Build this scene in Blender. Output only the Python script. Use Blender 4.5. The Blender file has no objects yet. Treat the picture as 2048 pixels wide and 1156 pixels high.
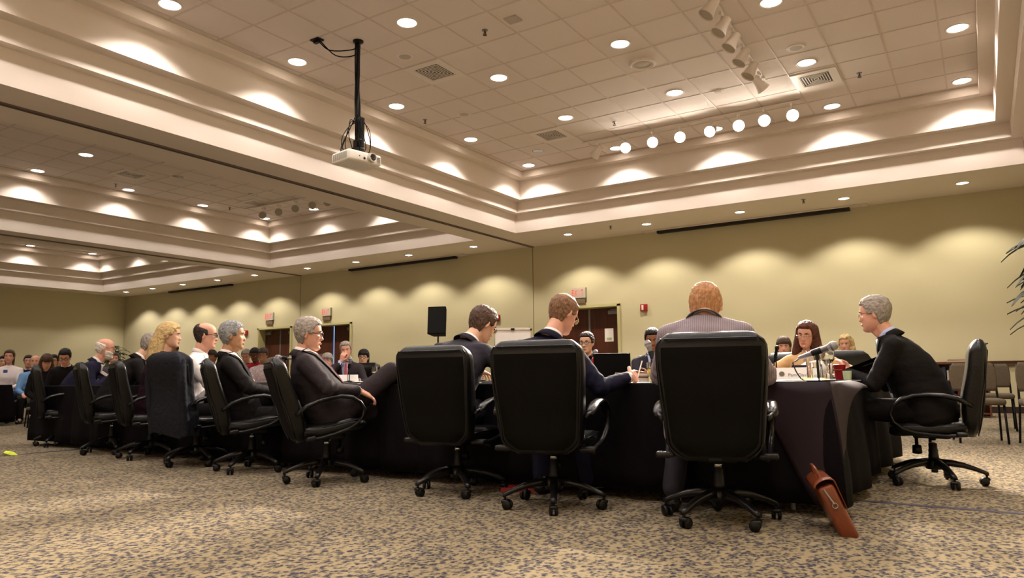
import bpy, math, random
import numpy as np
from mathutils import Vector, Matrix, Quaternion, noise
random.seed(7)
sc = bpy.context.scene
COL = sc.collection
PI = math.pi
def R(a): return math.radians(a)

# ---------------------------------------------------------------- camera
H = 0.80                       # eye height of the photographer
cam_d = bpy.data.cameras.new('camera'); cam = bpy.data.objects.new('camera', cam_d); COL.objects.link(cam)
cam_d.sensor_width = 36.0; cam_d.lens = 1453.74 / 2048 * 36.0; cam_d.clip_end = 200; cam_d.clip_start = 0.05
_yaw, _pitch, _roll = R(-32.87211168), R(6.78526359), R(-0.68205185)
_f = Vector((math.sin(_yaw) * math.cos(_pitch), math.cos(_yaw) * math.cos(_pitch), math.sin(_pitch)))
_r = Vector((math.cos(_yaw), -math.sin(_yaw), 0)); _u = _r.cross(_f)
_c, _s = math.cos(_roll), math.sin(_roll)
_r, _u = _c * _r + _s * _u, -_s * _r + _c * _u
cam.matrix_world = Matrix(((_r.x, _u.x, -_f.x, 0), (_r.y, _u.y, -_f.y, 0), (_r.z, _u.z, -_f.z, H), (0, 0, 0, 1)))
sc.camera = cam

# ---------------------------------------------------------------- world, exposure
world = bpy.data.worlds.new('world'); sc.world = world; world.use_nodes = True
world.node_tree.nodes['Background'].inputs[0].default_value = (1, .85, .7, 1)
world.node_tree.nodes['Background'].inputs[1].default_value = 0.02
sc.view_settings.view_transform = 'Standard'; sc.view_settings.look = 'None'
sc.view_settings.exposure = 0.76; sc.view_settings.gamma = 1.0
sc.view_settings.use_curve_mapping = False
DOWN_W = 92.0                 # each recessed downlight of the coffers
SOFF_W = 125.0                  # each recessed downlight of the soffit
TRACK_W = 1300.0                # each lit track head
LAMP = (1.0, 0.91, 0.85)

# ---------------------------------------------------------------- helpers
def lin(c):
    c = c / 255.0
    return c / 12.92 if c <= 0.04045 else ((c + 0.055) / 1.055) ** 2.4
def rgb(r, g, b): return (lin(r), lin(g), lin(b), 1.0)

def mat(name, col, rough=0.6, metal=0.0, emit=None, es=1.0, bump=0.0, bscale=40.0, var=0.0, vscale=8.0, spec=0.5,
        trans=0.0, ior=1.45, coat=0.0, sheen=0.0, stretch=None, var2=None, sss=0.0):
    m = bpy.data.materials.new(name); m.use_nodes = True
    nt = m.node_tree; b = nt.nodes['Principled BSDF']; L = nt.links
    if len(col) == 3: col = (*col, 1)
    b.inputs['Base Color'].default_value = col
    b.inputs['Roughness'].default_value = rough; b.inputs['Metallic'].default_value = metal
    b.inputs['Specular IOR Level'].default_value = spec
    b.inputs['Transmission Weight'].default_value = trans; b.inputs['IOR'].default_value = ior
    b.inputs['Coat Weight'].default_value = coat
    b.inputs['Sheen Weight'].default_value = sheen
    if sss: b.inputs['Subsurface Weight'].default_value = sss; b.inputs['Subsurface Radius'].default_value = (.012, .005, .003)
    if emit:
        b.inputs['Emission Color'].default_value = (*emit[:3], 1); b.inputs['Emission Strength'].default_value = es
    if bump or var:
        tc = nt.nodes.new('ShaderNodeTexCoord'); mp = nt.nodes.new('ShaderNodeMapping')
        L.new(tc.outputs['Object'], mp.inputs['Vector'])
        if stretch: mp.inputs['Scale'].default_value = stretch
    if bump:
        n = nt.nodes.new('ShaderNodeTexNoise'); n.inputs['Scale'].default_value = bscale; n.inputs['Detail'].default_value = 4
        L.new(mp.outputs[0], n.inputs['Vector'])
        bp = nt.nodes.new('ShaderNodeBump'); bp.inputs['Strength'].default_value = bump; bp.inputs['Distance'].default_value = 0.02
        L.new(n.outputs['Fac'], bp.inputs['Height']); L.new(bp.outputs[0], b.inputs['Normal'])
    if var:
        n = nt.nodes.new('ShaderNodeTexNoise'); n.inputs['Scale'].default_value = vscale; n.inputs['Detail'].default_value = 3
        L.new(mp.outputs[0], n.inputs['Vector'])
        r = nt.nodes.new('ShaderNodeValToRGB'); r.color_ramp.elements[0].position = .35; r.color_ramp.elements[1].position = .65
        c2 = var2 if var2 else tuple(max(0, c * (1 - var)) for c in col[:3]) + (1,)
        r.color_ramp.elements[0].color = c2; r.color_ramp.elements[1].color = col
        L.new(n.outputs['Fac'], r.inputs[0]); L.new(r.outputs[0], b.inputs['Base Color'])
    return m

class MB:
    """collects shapes and links them as one mesh object"""
    def __init__(s): s.v = []; s.f = []; s.mi = []; s.cur = 0
    def add(s, vs, fs, M=None):
        o = len(s.v)
        if M is not None: vs = [tuple(M @ Vector(p)) for p in vs]
        s.v += [tuple(p) for p in vs]; s.f += [tuple(i + o for i in f) for f in fs]; s.mi += [s.cur] * len(fs)
        return s
    def box(s, c, d, M=None, bev=0.0):
        x, y, z = (k / 2 for k in d); cx, cy, cz = c
        if bev <= 0:
            vs = [(cx + a * x, cy + b * y, cz + e * z) for a in (-1, 1) for b in (-1, 1) for e in (-1, 1)]
            fs = [(0, 1, 3, 2), (4, 6, 7, 5), (0, 4, 5, 1), (2, 3, 7, 6), (0, 2, 6, 4), (1, 5, 7, 3)]
            return s.add(vs, fs, M)
        return s.rbox(c, d, bev, M)
    def rbox(s, c, d, r, M=None, seg=3):
        # rounded box: sphere grid pushed to the corners
        hx, hy, hz = (k / 2 for k in d); r = min(r, hx * .999, hy * .999, hz * .999)
        n = 4 * seg + 4; m = 2 * seg + 2; vs = []; fs = []
        lats = [(-1, -PI / 2 + PI / 2 * i / seg) for i in range(seg + 1)] + [(1, PI / 2 * i / seg) for i in range(seg + 1)]
        lons = []
        for q in range(4):
            for i in range(seg + 1):
                a = PI / 2 * q + PI / 2 * i / seg
                sx = 1 if q in (0, 3) else -1; sy = 1 if q in (0, 1) else -1
                lons.append((a, sx, sy))
        for sz, la in lats:
            for a, sx, sy in lons:
                vs.append((c[0] + sx * (hx - r) + r * math.cos(la) * math.cos(a), c[1] + sy * (hy - r) + r * math.cos(la) * math.sin(a), c[2] + sz * (hz - r) + r * math.sin(la)))
        N = len(lons)
        for i in range(len(lats) - 1):
            for j in range(N):
                fs.append((i * N + j, i * N + (j + 1) % N, (i + 1) * N + (j + 1) % N, (i + 1) * N + j))
        fs.append(tuple(range(N))[::-1]); fs.append(tuple((len(lats) - 1) * N + j for j in range(N)))
        return s.add(vs, fs, M)
    def rings(s, rings, cap=True, M=None, closed=True):
        n = len(rings[0]); vs = [p for r in rings for p in r]; fs = []
        for i in range(len(rings) - 1):
            for j in range(n if closed else n - 1):
                fs.append((i * n + j, i * n + (j + 1) % n, (i + 1) * n + (j + 1) % n, (i + 1) * n + j))
        if cap and closed:
            fs.append(tuple(range(n))[::-1]); fs.append(tuple((len(rings) - 1) * n + j for j in range(n)))
        return s.add(vs, fs, M)
    def cable(s, path, rad, n=6, k=5):
        P = [Vector(p) for p in path]; Q = []
        for i in range(len(P) - 1):
            p0, p1, p2, p3 = P[max(i - 1, 0)], P[i], P[i + 1], P[min(i + 2, len(P) - 1)]
            for j in range(k):
                t = j / k; Q.append(.5 * ((2 * p1) + (p2 - p0) * t + (2 * p0 - 5 * p1 + 4 * p2 - p3) * t * t + (3 * p1 - p0 - 3 * p2 + p3) * t ** 3))
        Q.append(P[-1]); return s.tube(Q, rad, n)
    def tube(s, path, rad, n=10, M=None, cap=True, flat=1.0, up=None):
        P = [Vector(p) for p in path]; rr = rad if isinstance(rad, (list, tuple)) else [rad] * len(P)
        T = []
        for i in range(len(P)):
            a = P[max(i - 1, 0)]; b = P[min(i + 1, len(P) - 1)]; T.append((b - a).normalized())
        ref = Vector(up) if up else (Vector((0, 0, 1)) if abs(T[0].z) < .9 else Vector((1, 0, 0)))
        u = (ref - T[0] * ref.dot(T[0])).normalized(); rings = []
        for i, p in enumerate(P):
            u = (u - T[i] * u.dot(T[i])).normalized(); w = T[i].cross(u)
            rings.append([tuple(p + (u * math.cos(2 * PI * k / n) * flat + w * math.sin(2 * PI * k / n)) * rr[i]) for k in range(n)])
        return s.rings(rings, cap, M)
    def cyl(s, c, r, h, n=24, M=None, r2=None):
        r2 = r if r2 is None else r2
        return s.tube([(c[0], c[1], c[2]), (c[0], c[1], c[2] + h)], [r, r2], n, M)
    def lathe(s, prof, n=24, M=None, cap=True):
        return s.rings([[(r * math.cos(2 * PI * k / n), r * math.sin(2 * PI * k / n), z) for k in range(n)] for r, z in prof], cap, M)
    def ell(s, c, r, M=None, n=16, m=10):
        vs = []; fs = []
        if not isinstance(r, (list, tuple)): r = (r, r, r)
        for i in range(1, m):
            a = -PI / 2 + PI * i / m
            for k in range(n):
                b = 2 * PI * k / n
                vs.append((c[0] + r[0] * math.cos(a) * math.cos(b), c[1] + r[1] * math.cos(a) * math.sin(b), c[2] + r[2] * math.sin(a)))
        vs += [(c[0], c[1], c[2] - r[2]), (c[0], c[1], c[2] + r[2])]; B = len(vs) - 2
        for i in range(m - 2):
            for k in range(n): fs.append((i * n + k, i * n + (k + 1) % n, (i + 1) * n + (k + 1) % n, (i + 1) * n + k))
        for k in range(n):
            fs.append((B, (k + 1) % n, k)); fs.append((B + 1, (m - 2) * n + k, (m - 2) * n + (k + 1) % n))
        return s.add(vs, fs, M)
    def caps(s, a, b, ra, rb, n=12, k=4):
        """tapered capsule from a to b"""
        a = Vector(a); b = Vector(b); t = (b - a).normalized() if (b - a).length > 1e-6 else Vector((0, 0, 1))
        pts = []; rr = []
        for i in range(k + 1):
            th = PI / 2 * i / k
            pts.append(a - t * ra * math.cos(th)); rr.append(max(ra * math.sin(th), 1e-4))
        for i in range(k + 1):
            th = PI / 2 * i / k
            pts.append(b + t * rb * math.sin(th)); rr.append(max(rb * math.cos(th), 1e-4))
        ref = Vector((0, 0, 1)) if abs(t.z) < .9 else Vector((1, 0, 0))
        u = (ref - t * ref.dot(t)).normalized(); w = t.cross(u)
        return s.rings([[tuple(p + (u * math.cos(2 * PI * q / n) + w * math.sin(2 * PI * q / n)) * r) for q in range(n)] for p, r in zip(pts, rr)])
    def prism(s, poly, z0, z1, M=None):
        n = len(poly)
        vs = [(x, y, z0) for x, y in poly] + [(x, y, z1) for x, y in poly]
        fs = [tuple(range(n))[::-1], tuple(range(n, 2 * n))] + [(i, (i + 1) % n, n + (i + 1) % n, n + i) for i in range(n)]
        return s.add(vs, fs, M)
    def mesh(s, name, mats, smooth=True):
        me = bpy.data.meshes.new(name); me.from_pydata(s.v, [], s.f)
        if not isinstance(mats, (list, tuple)): mats = [mats]
        for m in mats: me.materials.append(m)
        if len(mats) > 1: me.polygons.foreach_set('material_index', s.mi)
        me.polygons.foreach_set('use_smooth', [smooth] * len(me.polygons)); me.update()
        return me
    def build(s, name, mats, parent=None, smooth=True, loc=None, angle=40):
        o = bpy.data.objects.new(name, s.mesh(name, mats, smooth)); COL.objects.link(o)
        if smooth and angle: sharp(o.data, angle)
        if parent: o.parent = parent
        if loc: o.location = loc
        return o

def sharp(me, deg):
    """mark edges sharper than deg so smooth shading keeps crisp corners"""
    import bmesh
    bm = bmesh.new(); bm.from_mesh(me); lim = R(deg)
    for e in bm.edges:
        if len(e.link_faces) == 2 and e.calc_face_angle(0) > lim: e.smooth = False
    bmesh.ops.recalc_face_normals(bm, faces=bm.faces)
    bm.to_mesh(me); bm.free()

def tag(o, label=None, cat=None, group=None, kind=None):
    if label: o['label'] = label
    if cat: o['category'] = cat
    if group: o['group'] = group
    if kind: o['kind'] = kind
    return o
def thing(name, label, cat, loc=(0, 0, 0), rz=0.0, group=None):
    o = bpy.data.objects.new(name, None); COL.objects.link(o); o.empty_display_size = .1
    o.location = loc; o.rotation_euler = (0, 0, rz)
    return tag(o, label, cat, group)
def copy_tree(o, parent=None):
    c = o.copy(); COL.objects.link(c)
    if parent: c.parent = parent
    for ch in list(o.children): copy_tree(ch, c)
    return c
def struct(name, mb, m, parent=None, smooth=False):
    o = mb.build(name, m, parent, smooth=smooth, angle=None if not smooth else 40); o['kind'] = 'structure'; return o
def spot(name, loc, aim, watts, half, blend=.4, size=.08, col=LAMP, parent=None):
    d = bpy.data.lights.new(name, 'SPOT'); d.energy = watts; d.color = col; d.spot_size = R(half * 2); d.spot_blend = blend; d.shadow_soft_size = size
    o = bpy.data.objects.new(name, d); COL.objects.link(o); o.location = loc
    v = Vector(aim) - Vector(loc); o.rotation_euler = v.to_track_quat('-Z', 'Y').to_euler()
    if parent: o.parent = parent; 
    return o
def rotz(a): return Matrix.Rotation(a, 4, 'Z')
def T(x, y, z): return Matrix.Translation((x, y, z))

# ---------------------------------------------------------------- materials
M = {}
M['wall'] = mat('olive wall paint', rgb(192, 183, 148), .75, bump=.05, bscale=300)
M['soffit'] = mat('cream ceiling paint', rgb(226, 214, 202), .8)
M['tile'] = mat('acoustic ceiling tile', rgb(226, 214, 206), .9, bump=.12, bscale=160, var=.05, vscale=200)
M['tbar'] = mat('white ceiling grid', rgb(206, 192, 182), .6)
M['seam'] = mat('wall panel seam', rgb(110, 96, 66), .7)
M['groove'] = mat('dark partition track', rgb(70, 60, 48), .5)
M['trackm'] = mat('grey partition track rim', rgb(120, 105, 95), .4, metal=.3)
M['screen_case'] = mat('black screen slot', rgb(22, 18, 16), .6)
M['door'] = mat('dark reddish door veneer', rgb(82, 42, 26), .38, var=.35, vscale=3, stretch=(6, 6, .5))
M['frame'] = mat('olive door frame paint', rgb(184, 176, 128), .5)
M['base'] = mat('dark rubber baseboard', rgb(48, 30, 24), .5)
M['rail'] = mat('dark wooden chair rail', rgb(84, 56, 40), .5)
M['white'] = mat('white painted metal', rgb(225, 215, 205), .5)
M['paper'] = mat('white paper', rgb(238, 232, 226), .7)
M['black'] = mat('black plastic', rgb(14, 13, 13), .4, spec=.3)
M['black_m'] = mat('matte black', rgb(9, 8, 8), .7, spec=.15)
M['chrome'] = mat('chrome', rgb(200, 200, 200), .15, metal=1)
M['lamp'] = mat('lit lamp lens', (1, 1, 1), .5, emit=(1, .93, .84), es=9)
M['lampdim'] = mat('lit lamp reflector', (1, 1, 1), .5, emit=(1, .92, .8), es=3)
M['bulb'] = mat('bright track lamp', (1, 1, 1), .5, emit=(1, .9, .78), es=60)
M['red'] = mat('red enamel', rgb(150, 30, 24), .4)
M['metalgrey'] = mat('grey metal', rgb(140, 138, 134), .4, metal=.6)

# carpet: gold network round small navy leaves
def carpet():
    m = bpy.data.materials.new('patterned carpet'); m.use_nodes = True; nt = m.node_tree; L = nt.links; N = nt.nodes
    b = N['Principled BSDF']; b.inputs['Roughness'].default_value = .95; b.inputs['Specular IOR Level'].default_value = .05
    tc = N.new('ShaderNodeTexCoord')
    wn = N.new('ShaderNodeTexNoise'); wn.inputs['Scale'].default_value = 38; wn.inputs['Detail'].default_value = 2; L.new(tc.outputs['Object'], wn.inputs['Vector'])
    sub = N.new('ShaderNodeVectorMath'); sub.operation = 'SUBTRACT'; L.new(wn.outputs['Color'], sub.inputs[0]); sub.inputs[1].default_value = (.5, .5, .5)
    scl = N.new('ShaderNodeVectorMath'); scl.operation = 'SCALE'; L.new(sub.outputs[0], scl.inputs[0]); scl.inputs['Scale'].default_value = .045
    add = N.new('ShaderNodeVectorMath'); add.operation = 'ADD'; L.new(tc.outputs['Object'], add.inputs[0]); L.new(scl.outputs[0], add.inputs[1])
    mp = N.new('ShaderNodeMapping'); mp.inputs['Scale'].default_value = (1, .78, 0); L.new(add.outputs[0], mp.inputs[0])
    v = N.new('ShaderNodeTexVoronoi'); v.inputs['Scale'].default_value = 44; v.inputs['Randomness'].default_value = .85; L.new(mp.outputs[0], v.inputs['Vector'])
    r = N.new('ShaderNodeValToRGB'); cr = r.color_ramp
    cr.elements[0].position = .0; cr.elements[0].color = rgb(62, 60, 76)
    cr.elements[1].position = 1.0; cr.elements[1].color = rgb(164, 148, 116)
    for p, c in ((.30, (66, 64, 80)), (.38, (116, 106, 92)), (.52, (126, 116, 98)), (.62, (164, 148, 118))):
        e = cr.elements.new(p); e.color = rgb(*c)
    L.new(v.outputs['Distance'], r.inputs[0])
    pile = N.new('ShaderNodeTexNoise'); pile.inputs['Scale'].default_value = 230; L.new(tc.outputs['Object'], pile.inputs['Vector'])
    c3 = N.new('ShaderNodeMix'); c3.data_type = 'RGBA'; c3.blend_type = 'MULTIPLY'; c3.inputs[0].default_value = .5; L.new(r.outputs[0], c3.inputs[6]); L.new(pile.outputs['Fac'], c3.inputs[7])
    L.new(c3.outputs[2], b.inputs['Base Color'])
    bp = N.new('ShaderNodeBump'); bp.inputs['Strength'].default_value = .4; bp.inputs['Distance'].default_value = .01; L.new(pile.outputs['Fac'], bp.inputs['Height']); L.new(bp.outputs[0], b.inputs['Normal'])
    return m
M['carpet'] = carpet()

# ================================================================= THE ROOM
YW = 16.37; XL = -29.57; XR = 1.75; YF = -4.0; ZS = 4.20; ZC = 5.506
TB = (0, .4432), (.16, .6976), (.368, 1.148), (.558, 1.3056)   # coffer profile: inset, height of each step top
TR = [(-9.26, .80, -1.6, 14.51), (-18.41, -10.6, -1.6, 14.68), (-28.55, -19.6, -1.6, 14.9)]

mb = MB(); mb.add([(XL, YF, 0), (XR, YF, 0), (XR, YW, 0), (XL, YW, 0), (XL, YF, -.1), (XR, YF, -.1), (XR, YW, -.1), (XL, YW, -.1)],
                  [(0, 1, 2, 3), (7, 6, 5, 4), (0, 4, 5, 1), (1, 5, 6, 2), (2, 6, 7, 3), (3, 7, 4, 0)])
struct('floor', mb, M['carpet'])
# back wall with three door recesses cut out
DOORS = [(-21.02, -19.40), (-18.66, -16.62), (-9.30, -7.49)]; DH = 2.47
mb = MB(); xs = [XL - .2]
segs = []; cur = XL - .2
for a, b in DOORS:
    segs.append((cur, a)); cur = b
segs.append((cur, XR + .2))
for a, b in segs: mb.box(((a + b) / 2, YW + .2, 2.9), (b - a, .4, 5.8))
for a, b in DOORS: mb.box(((a + b) / 2, YW + .2, (DH + 5.8) / 2), (b - a, .4, 5.8 - DH))
struct('wall_back', mb, M['wall'])
mb = MB(); mb.box((XL - .1, (YW + YF) / 2, 2.9), (.2, YW - YF + .4, 5.8)); struct('wall_left', mb, M['wall'])
mb = MB(); mb.box((XR + .1, (YW + YF) / 2, 2.9), (.2, YW - YF + .4, 5.8)); struct('wall_right', mb, M['wall'])
mb = MB(); mb.box(((XL + XR) / 2, YF - .1, 2.9), (XR - XL + .4, .2, 5.8)); struct('wall_front', mb, M['soffit'])
# wall panel seams that continue the partition tracks
for i, x in enumerate((-9.91, -18.96)):
    mb = MB(); mb.box((x, YW - .001, ZS / 2), (.016, .006, ZS)); struct('trim_%d' % (i + 1), mb, M['seam'])
# soffit
mb = MB()
def slab(x0, x1, y0, y1): mb.add([(x0, y0, ZS), (x0, y1, ZS), (x1, y1, ZS), (x1, y0, ZS)], [(0, 1, 2, 3)])
slab(XL, XR, TR[2][3], YW); slab(XL, XR, YF, -1.6)
slab(XL, TR[2][0], -1.6, TR[2][3]); slab(TR[0][1], XR, -1.6, TR[2][3])
slab(TR[0][0], TR[0][1], TR[0][3], TR[2][3]); slab(TR[1][0], TR[1][1], TR[1][3], TR[2][3])
for a, b, xt in ((TR[1][1], TR[0][0], -9.91), (TR[2][1], TR[1][0], -18.96)):
    slab(a, xt - .045, -1.6, TR[2][3]); slab(xt + .045, b, -1.6, TR[2][3])
struct('ceiling', mb, M['soffit'])
# coffers: stepped faces, and the tiled field on top
for k, (x0, x1, y0, y1) in enumerate(TR):
    mb = MB(); z0 = ZS; prev = None
    def ringq(i, z): return [(x0 + i, y0 + i, z), (x1 - i, y0 + i, z), (x1 - i, y1 - i, z), (x0 + i, y1 - i, z)]
    pts = []
    z = ZS
    for ins, top in TB:
        pts.append(ringq(ins, z)); z = ZS + top; pts.append(ringq(ins, z))
    mb.rings(pts, cap=False)
    struct('trim_%d' % (3 + k), mb, M['soffit'])
    i = .558; mb = MB(); mb.box(((x0 + x1) / 2, (y0 + y1) / 2, ZC + .05), (x1 - x0 - 2 * i + .5, y1 - y0 - 2 * i + .5, .1))
    struct('ceiling_field', mb, M['tile'])
    mb = MB(); X0, X1, Y0, Y1 = x0 + i, x1 - i, y0 + i, y1 - i
    gx = -5.80; n0 = math.ceil((X0 - gx) / .700); x = gx + n0 * .700
    while x < X1: mb.box((x, (Y0 + Y1) / 2, ZC - .003), (.024, Y1 - Y0, .008)); x += .700
    gy = 8.824; n0 = math.ceil((Y0 - gy) / .7264); y = gy + n0 * .7264
    while y < Y1: mb.box(((X0 + X1) / 2, y, ZC - .0025), (X1 - X0, .024, .007)); y += .7264
    for e in ((X0, (Y0 + Y1) / 2, .03, Y1 - Y0), (X1, (Y0 + Y1) / 2, .03, Y1 - Y0), ((X0 + X1) / 2, Y0, X1 - X0, .03), ((X0 + X1) / 2, Y1, X1 - X0, .03)):
        mb.box((e[0], e[1], ZC - .006), (e[2], e[3], .014))
    struct('trim_%d' % (6 + k), mb, M['tbar'])
# partition tracks in the two beams
for i, xt in enumerate((-9.91, -18.96)):
    mb = MB(); mb.box((xt, (YW - 1.6) / 2, ZS + .09), (.09, YW + 1.6, .02)); mb.cur = 1
    for s in (-1, 1): mb.box((xt + s * .04, (YW - 1.6) / 2, ZS + .03), (.014, YW + 1.6, .1))
    mb.cur = 0; mb.box((xt, (YW - 1.6) / 2, ZS + .045), (.02, YW + 1.6, .07))
    struct('trim_%d' % (9 + i), mb, [M['groove'], M['trackm']])
# baseboards and the rail on the back wall
mb = MB(); cur = XL
for a, b in DOORS + [(XR, XR)]:
    mb.box(((cur + a) / 2, YW - .008, .06), (a - cur, .016, .12)); cur = b
struct('baseboard_back', mb, M['base'])
mb = MB(); mb.box((XL + .008, (YW + YF) / 2, .06), (.016, YW - YF, .12)); struct('baseboard_left', mb, M['base'])
mb = MB(); mb.box((XR - .008, (YW + YF) / 2, .06), (.016, YW - YF, .12)); struct('baseboard_right', mb, M['base'])
mb = MB(); mb.box(((-7.35 + XR) / 2, YW - .015, .905), (XR + 7.35, .03, .09)); mb.box(((-7.35 + XR) / 2, YW - .022, .955), (XR + 7.35, .044, .014)); struct('trim_11', mb, M['rail'])
# doors
for k, (a, b) in enumerate(DOORS):
    w = b - a
    fr = MB()
    fr.box((a - .03, YW - .012, (DH + .05) / 2), (.07, .05, DH + .05)); fr.box((b + .03, YW - .012, (DH + .05) / 2), (.07, .05, DH + .05)); fr.box(((a + b) / 2, YW - .012, DH + .035), (w + .13, .05, .07))
    fr.box((a + .005, YW + .15, DH / 2), (.012, .3, DH)); fr.box((b - .005, YW + .15, DH / 2), (.012, .3, DH)); fr.box(((a + b) / 2, YW + .15, DH - .005), (w, .3, .012))
    root = struct('door_%d' % (k + 1), fr, M['frame'])
    gap = .07 if k == 1 else .006
    for s in (0, 1):
        lx0 = a + .012 + s * w / 2; lw = w / 2 - .012 - gap / 2
        if s: lx0 = b - .012 - lw
        lf = MB(); lf.box((lx0 + lw / 2, YW + .28, DH / 2 - .004), (lw, .045, DH - .014))
        o = lf.build('door_leaf', M['door'], root, smooth=False)
        h = MB(); hx = lx0 + (lw - .09 if s == 0 else .09)
        h.box((lx0 + lw / 2, YW + .235, 1.02), (lw * .8, .03, .05)); h.box((hx, YW + .24, 1.02), (.06, .05, .16)); h.build('push_bar', M['metalgrey'], o, smooth=False)
        cl = MB(); cx = lx0 + (.2 if s == 0 else lw - .2); cl.box((cx, YW + .225, DH - .13), (.30, .06, .09)); cl.box((cx + .08, YW + .19, DH - .06), (.3, .02, .02)); cl.build('door_closer', M['metalgrey'], o, smooth=False)
        if (k, s) in ((0, 1), (1, 1), (2, 1)):
            pp = MB(); px = {0: -19.52, 1: -16.78, 2: -7.86}[k]; pp.box((px, YW + .255, 1.78), (.24, .004, .33)); o2 = pp.build('notice', M['paper'], o, smooth=False)
            pg = MB(); pg.box((px, YW + .2525, 1.68), (.14, .002, .07)); pg.build('notice_print', mat('pale green print', rgb(170, 186, 140), .7), o, smooth=False)
    ms = MB(); ms.box(((a + b) / 2, YW + .25, DH / 2), (.05, .02, DH - .05))
    if k != 1: ms.build('meeting_stile', M['metalgrey'], root, smooth=False)
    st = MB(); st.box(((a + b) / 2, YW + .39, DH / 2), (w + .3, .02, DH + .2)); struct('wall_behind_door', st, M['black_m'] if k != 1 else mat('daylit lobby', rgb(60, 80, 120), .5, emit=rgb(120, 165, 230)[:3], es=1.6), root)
# ================================================================= CEILING FIXTURES
ORD = ['first', 'second', 'third', 'fourth', 'fifth', 'sixth', 'seventh', 'eighth', 'ninth', 'tenth', 'eleventh', 'twelfth', 'thirteenth', 'fourteenth', 'fifteenth']
def down_parts(lit=True):
    a = MB(); a.lathe([(.128, .004), (.150, .004), (.156, -.004), (.150, -.010), (.130, -.006), (.126, 0)], 32)
    b = MB(); b.lathe([(.001, .0), (.127, .0), (.127, .003), (.001, .003)], 32) if lit else b.lathe([(.127, .0005), (.11, -.003), (.06, -.001), (.001, -.0008)], 32)
    return a.mesh('trim_ring', M['white']), b.mesh('lens', M['lamp'] if lit else M['unlit'])
M['unlit'] = mat('unlit lamp reflector', rgb(84, 74, 58), .25, metal=.3); M['offlens'] = mat('unlit frosted lens', rgb(170, 160, 142), .3)
RING, LENS = down_parts(); _, LENS_OFF = down_parts(False)
# the soffit lamps show a narrow recessed reflector
def soff_parts():
    a = MB(); a.lathe([(.10, .004), (.125, .004), (.130, -.004), (.124, -.009), (.102, -.005), (.098, 0)], 32)
    b = MB(); b.lathe([(.001, .0), (.099, .0), (.099, .003), (.001, .003)], 32)
    c = MB(); c.ell((0, 0, -.004), (.035, .035, .016))
    return a.mesh('trim_ring', M['white']), b.mesh('lens', M['lampdim']), c.mesh('lamp_bulb', M['lamp'])
SR, SL, SBULB = soff_parts()
DATA_D = bpy.data.lights.new('coffer downlight', 'SPOT'); DATA_D.energy = DOWN_W; DATA_D.color = LAMP; DATA_D.spot_size = R(124); DATA_D.spot_blend = .35; DATA_D.shadow_soft_size = .09
DATA_S = bpy.data.lights.new('soffit downlight', 'SPOT'); DATA_S.energy = SOFF_W; DATA_S.color = (1, .90, .76); DATA_S.spot_size = R(120); DATA_S.spot_blend = .4; DATA_S.shadow_soft_size = .07
DATA_D2 = DATA_D.copy(); DATA_D2.energy = DOWN_W * .5
DATA_SC = DATA_S.copy(); DATA_SC.color = (1, .9, .8)
def downlight(x, y, z, label, group, lit=True, soffit=False, cool=False, dim=False):
    t = thing('recessed_downlight', label, 'ceiling light', (x, y, z), 0, group)
    z0 = -.002
    for me in ((SR, SL, SBULB) if soffit else (RING, LENS if lit else LENS_OFF)):
        o = bpy.data.objects.new(me.name, me); COL.objects.link(o); o.parent = t; o.location = (0, 0, z0 - (.013 if me is SL or me is LENS or me is SBULB else 0) * 0)
    if lit:
        o = bpy.data.objects.new('downlight_beam', (DATA_SC if cool else DATA_S) if soffit else (DATA_D2 if dim else DATA_D)); COL.objects.link(o); o.parent = t; o.location = (0, 0, -.03)
    return t
# near coffer
cols = [-8.27, -6.16, -4.06, -1.96, .02]
cols[0] = -8.32
rows = [13.63, 11.42, 9.22, 7.02, 4.98, 2.8, .6]
rname = ['row nearest the green wall', 'second row from the green wall', 'third row from the green wall', 'fourth row from the green wall', 'fifth row from the green wall', '', '']
for j, y in enumerate(rows):
    for i, x in enumerate(cols):
        vis = j < 5
        if vis: lab = 'lit near coffer downlight, %s of its row, in the %s' % ('leftmost' if i == 0 else ORD[i], rname[j])
        else: lab = 'lit round downlight in the near coffer, out behind the photographer'
        downlight(x, y, ZC, lab, 'lit downlights of the near coffer')
downlight(-7.60, 12.84, ZC, 'dark unlit round downlight near the inner corner of the near coffer', 'unlit downlights', lit=False)
# middle coffer
for i, x in enumerate([-17.60, -15.52, -13.3, -11.3]):
    for j, y in enumerate([13.80, 11.74, 9.68, 7.6, 5.5, 3.4, 1.3]):
        lit = not (i == 1 and j in (1, 2)) and not (i == 2 and j in (1, 2, 3))
        downlight(x, y, ZC, '%s middle coffer downlight, %s column from the left, %s from the green wall' % ('lit' if lit else 'unlit', ORD[i], ORD[j]), 'downlights of the middle coffer', lit=lit, dim=True)
# far coffer
for i, x in enumerate([-27.7, -25.5, -23.4, -21.3]):
    for j, y in enumerate([14.0, 11.9, 9.7, 7.5, 5.3]):
        if i in (1, 2) and j in (1, 3): continue
        downlight(x, y, ZC, 'small far coffer downlight, %s column from the left, %s from the green wall' % (ORD[i], ORD[j]), 'downlights of the far coffer', dim=True)
# soffit along the green wall
for i, x in enumerate([-.11, -2.11, -4.15, -6.27, -8.31, -11.15, -13.4, -15.46, -17.55, -20.1, -22.1, -24.1, -26.0, -27.8]):
    downlight(x, 15.40, ZS, 'small soffit downlight washing the green wall, %s counting from the right' % ORD[i], 'soffit downlights along the green wall', soffit=True, cool=(i in (10, 12, 13)))

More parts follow.
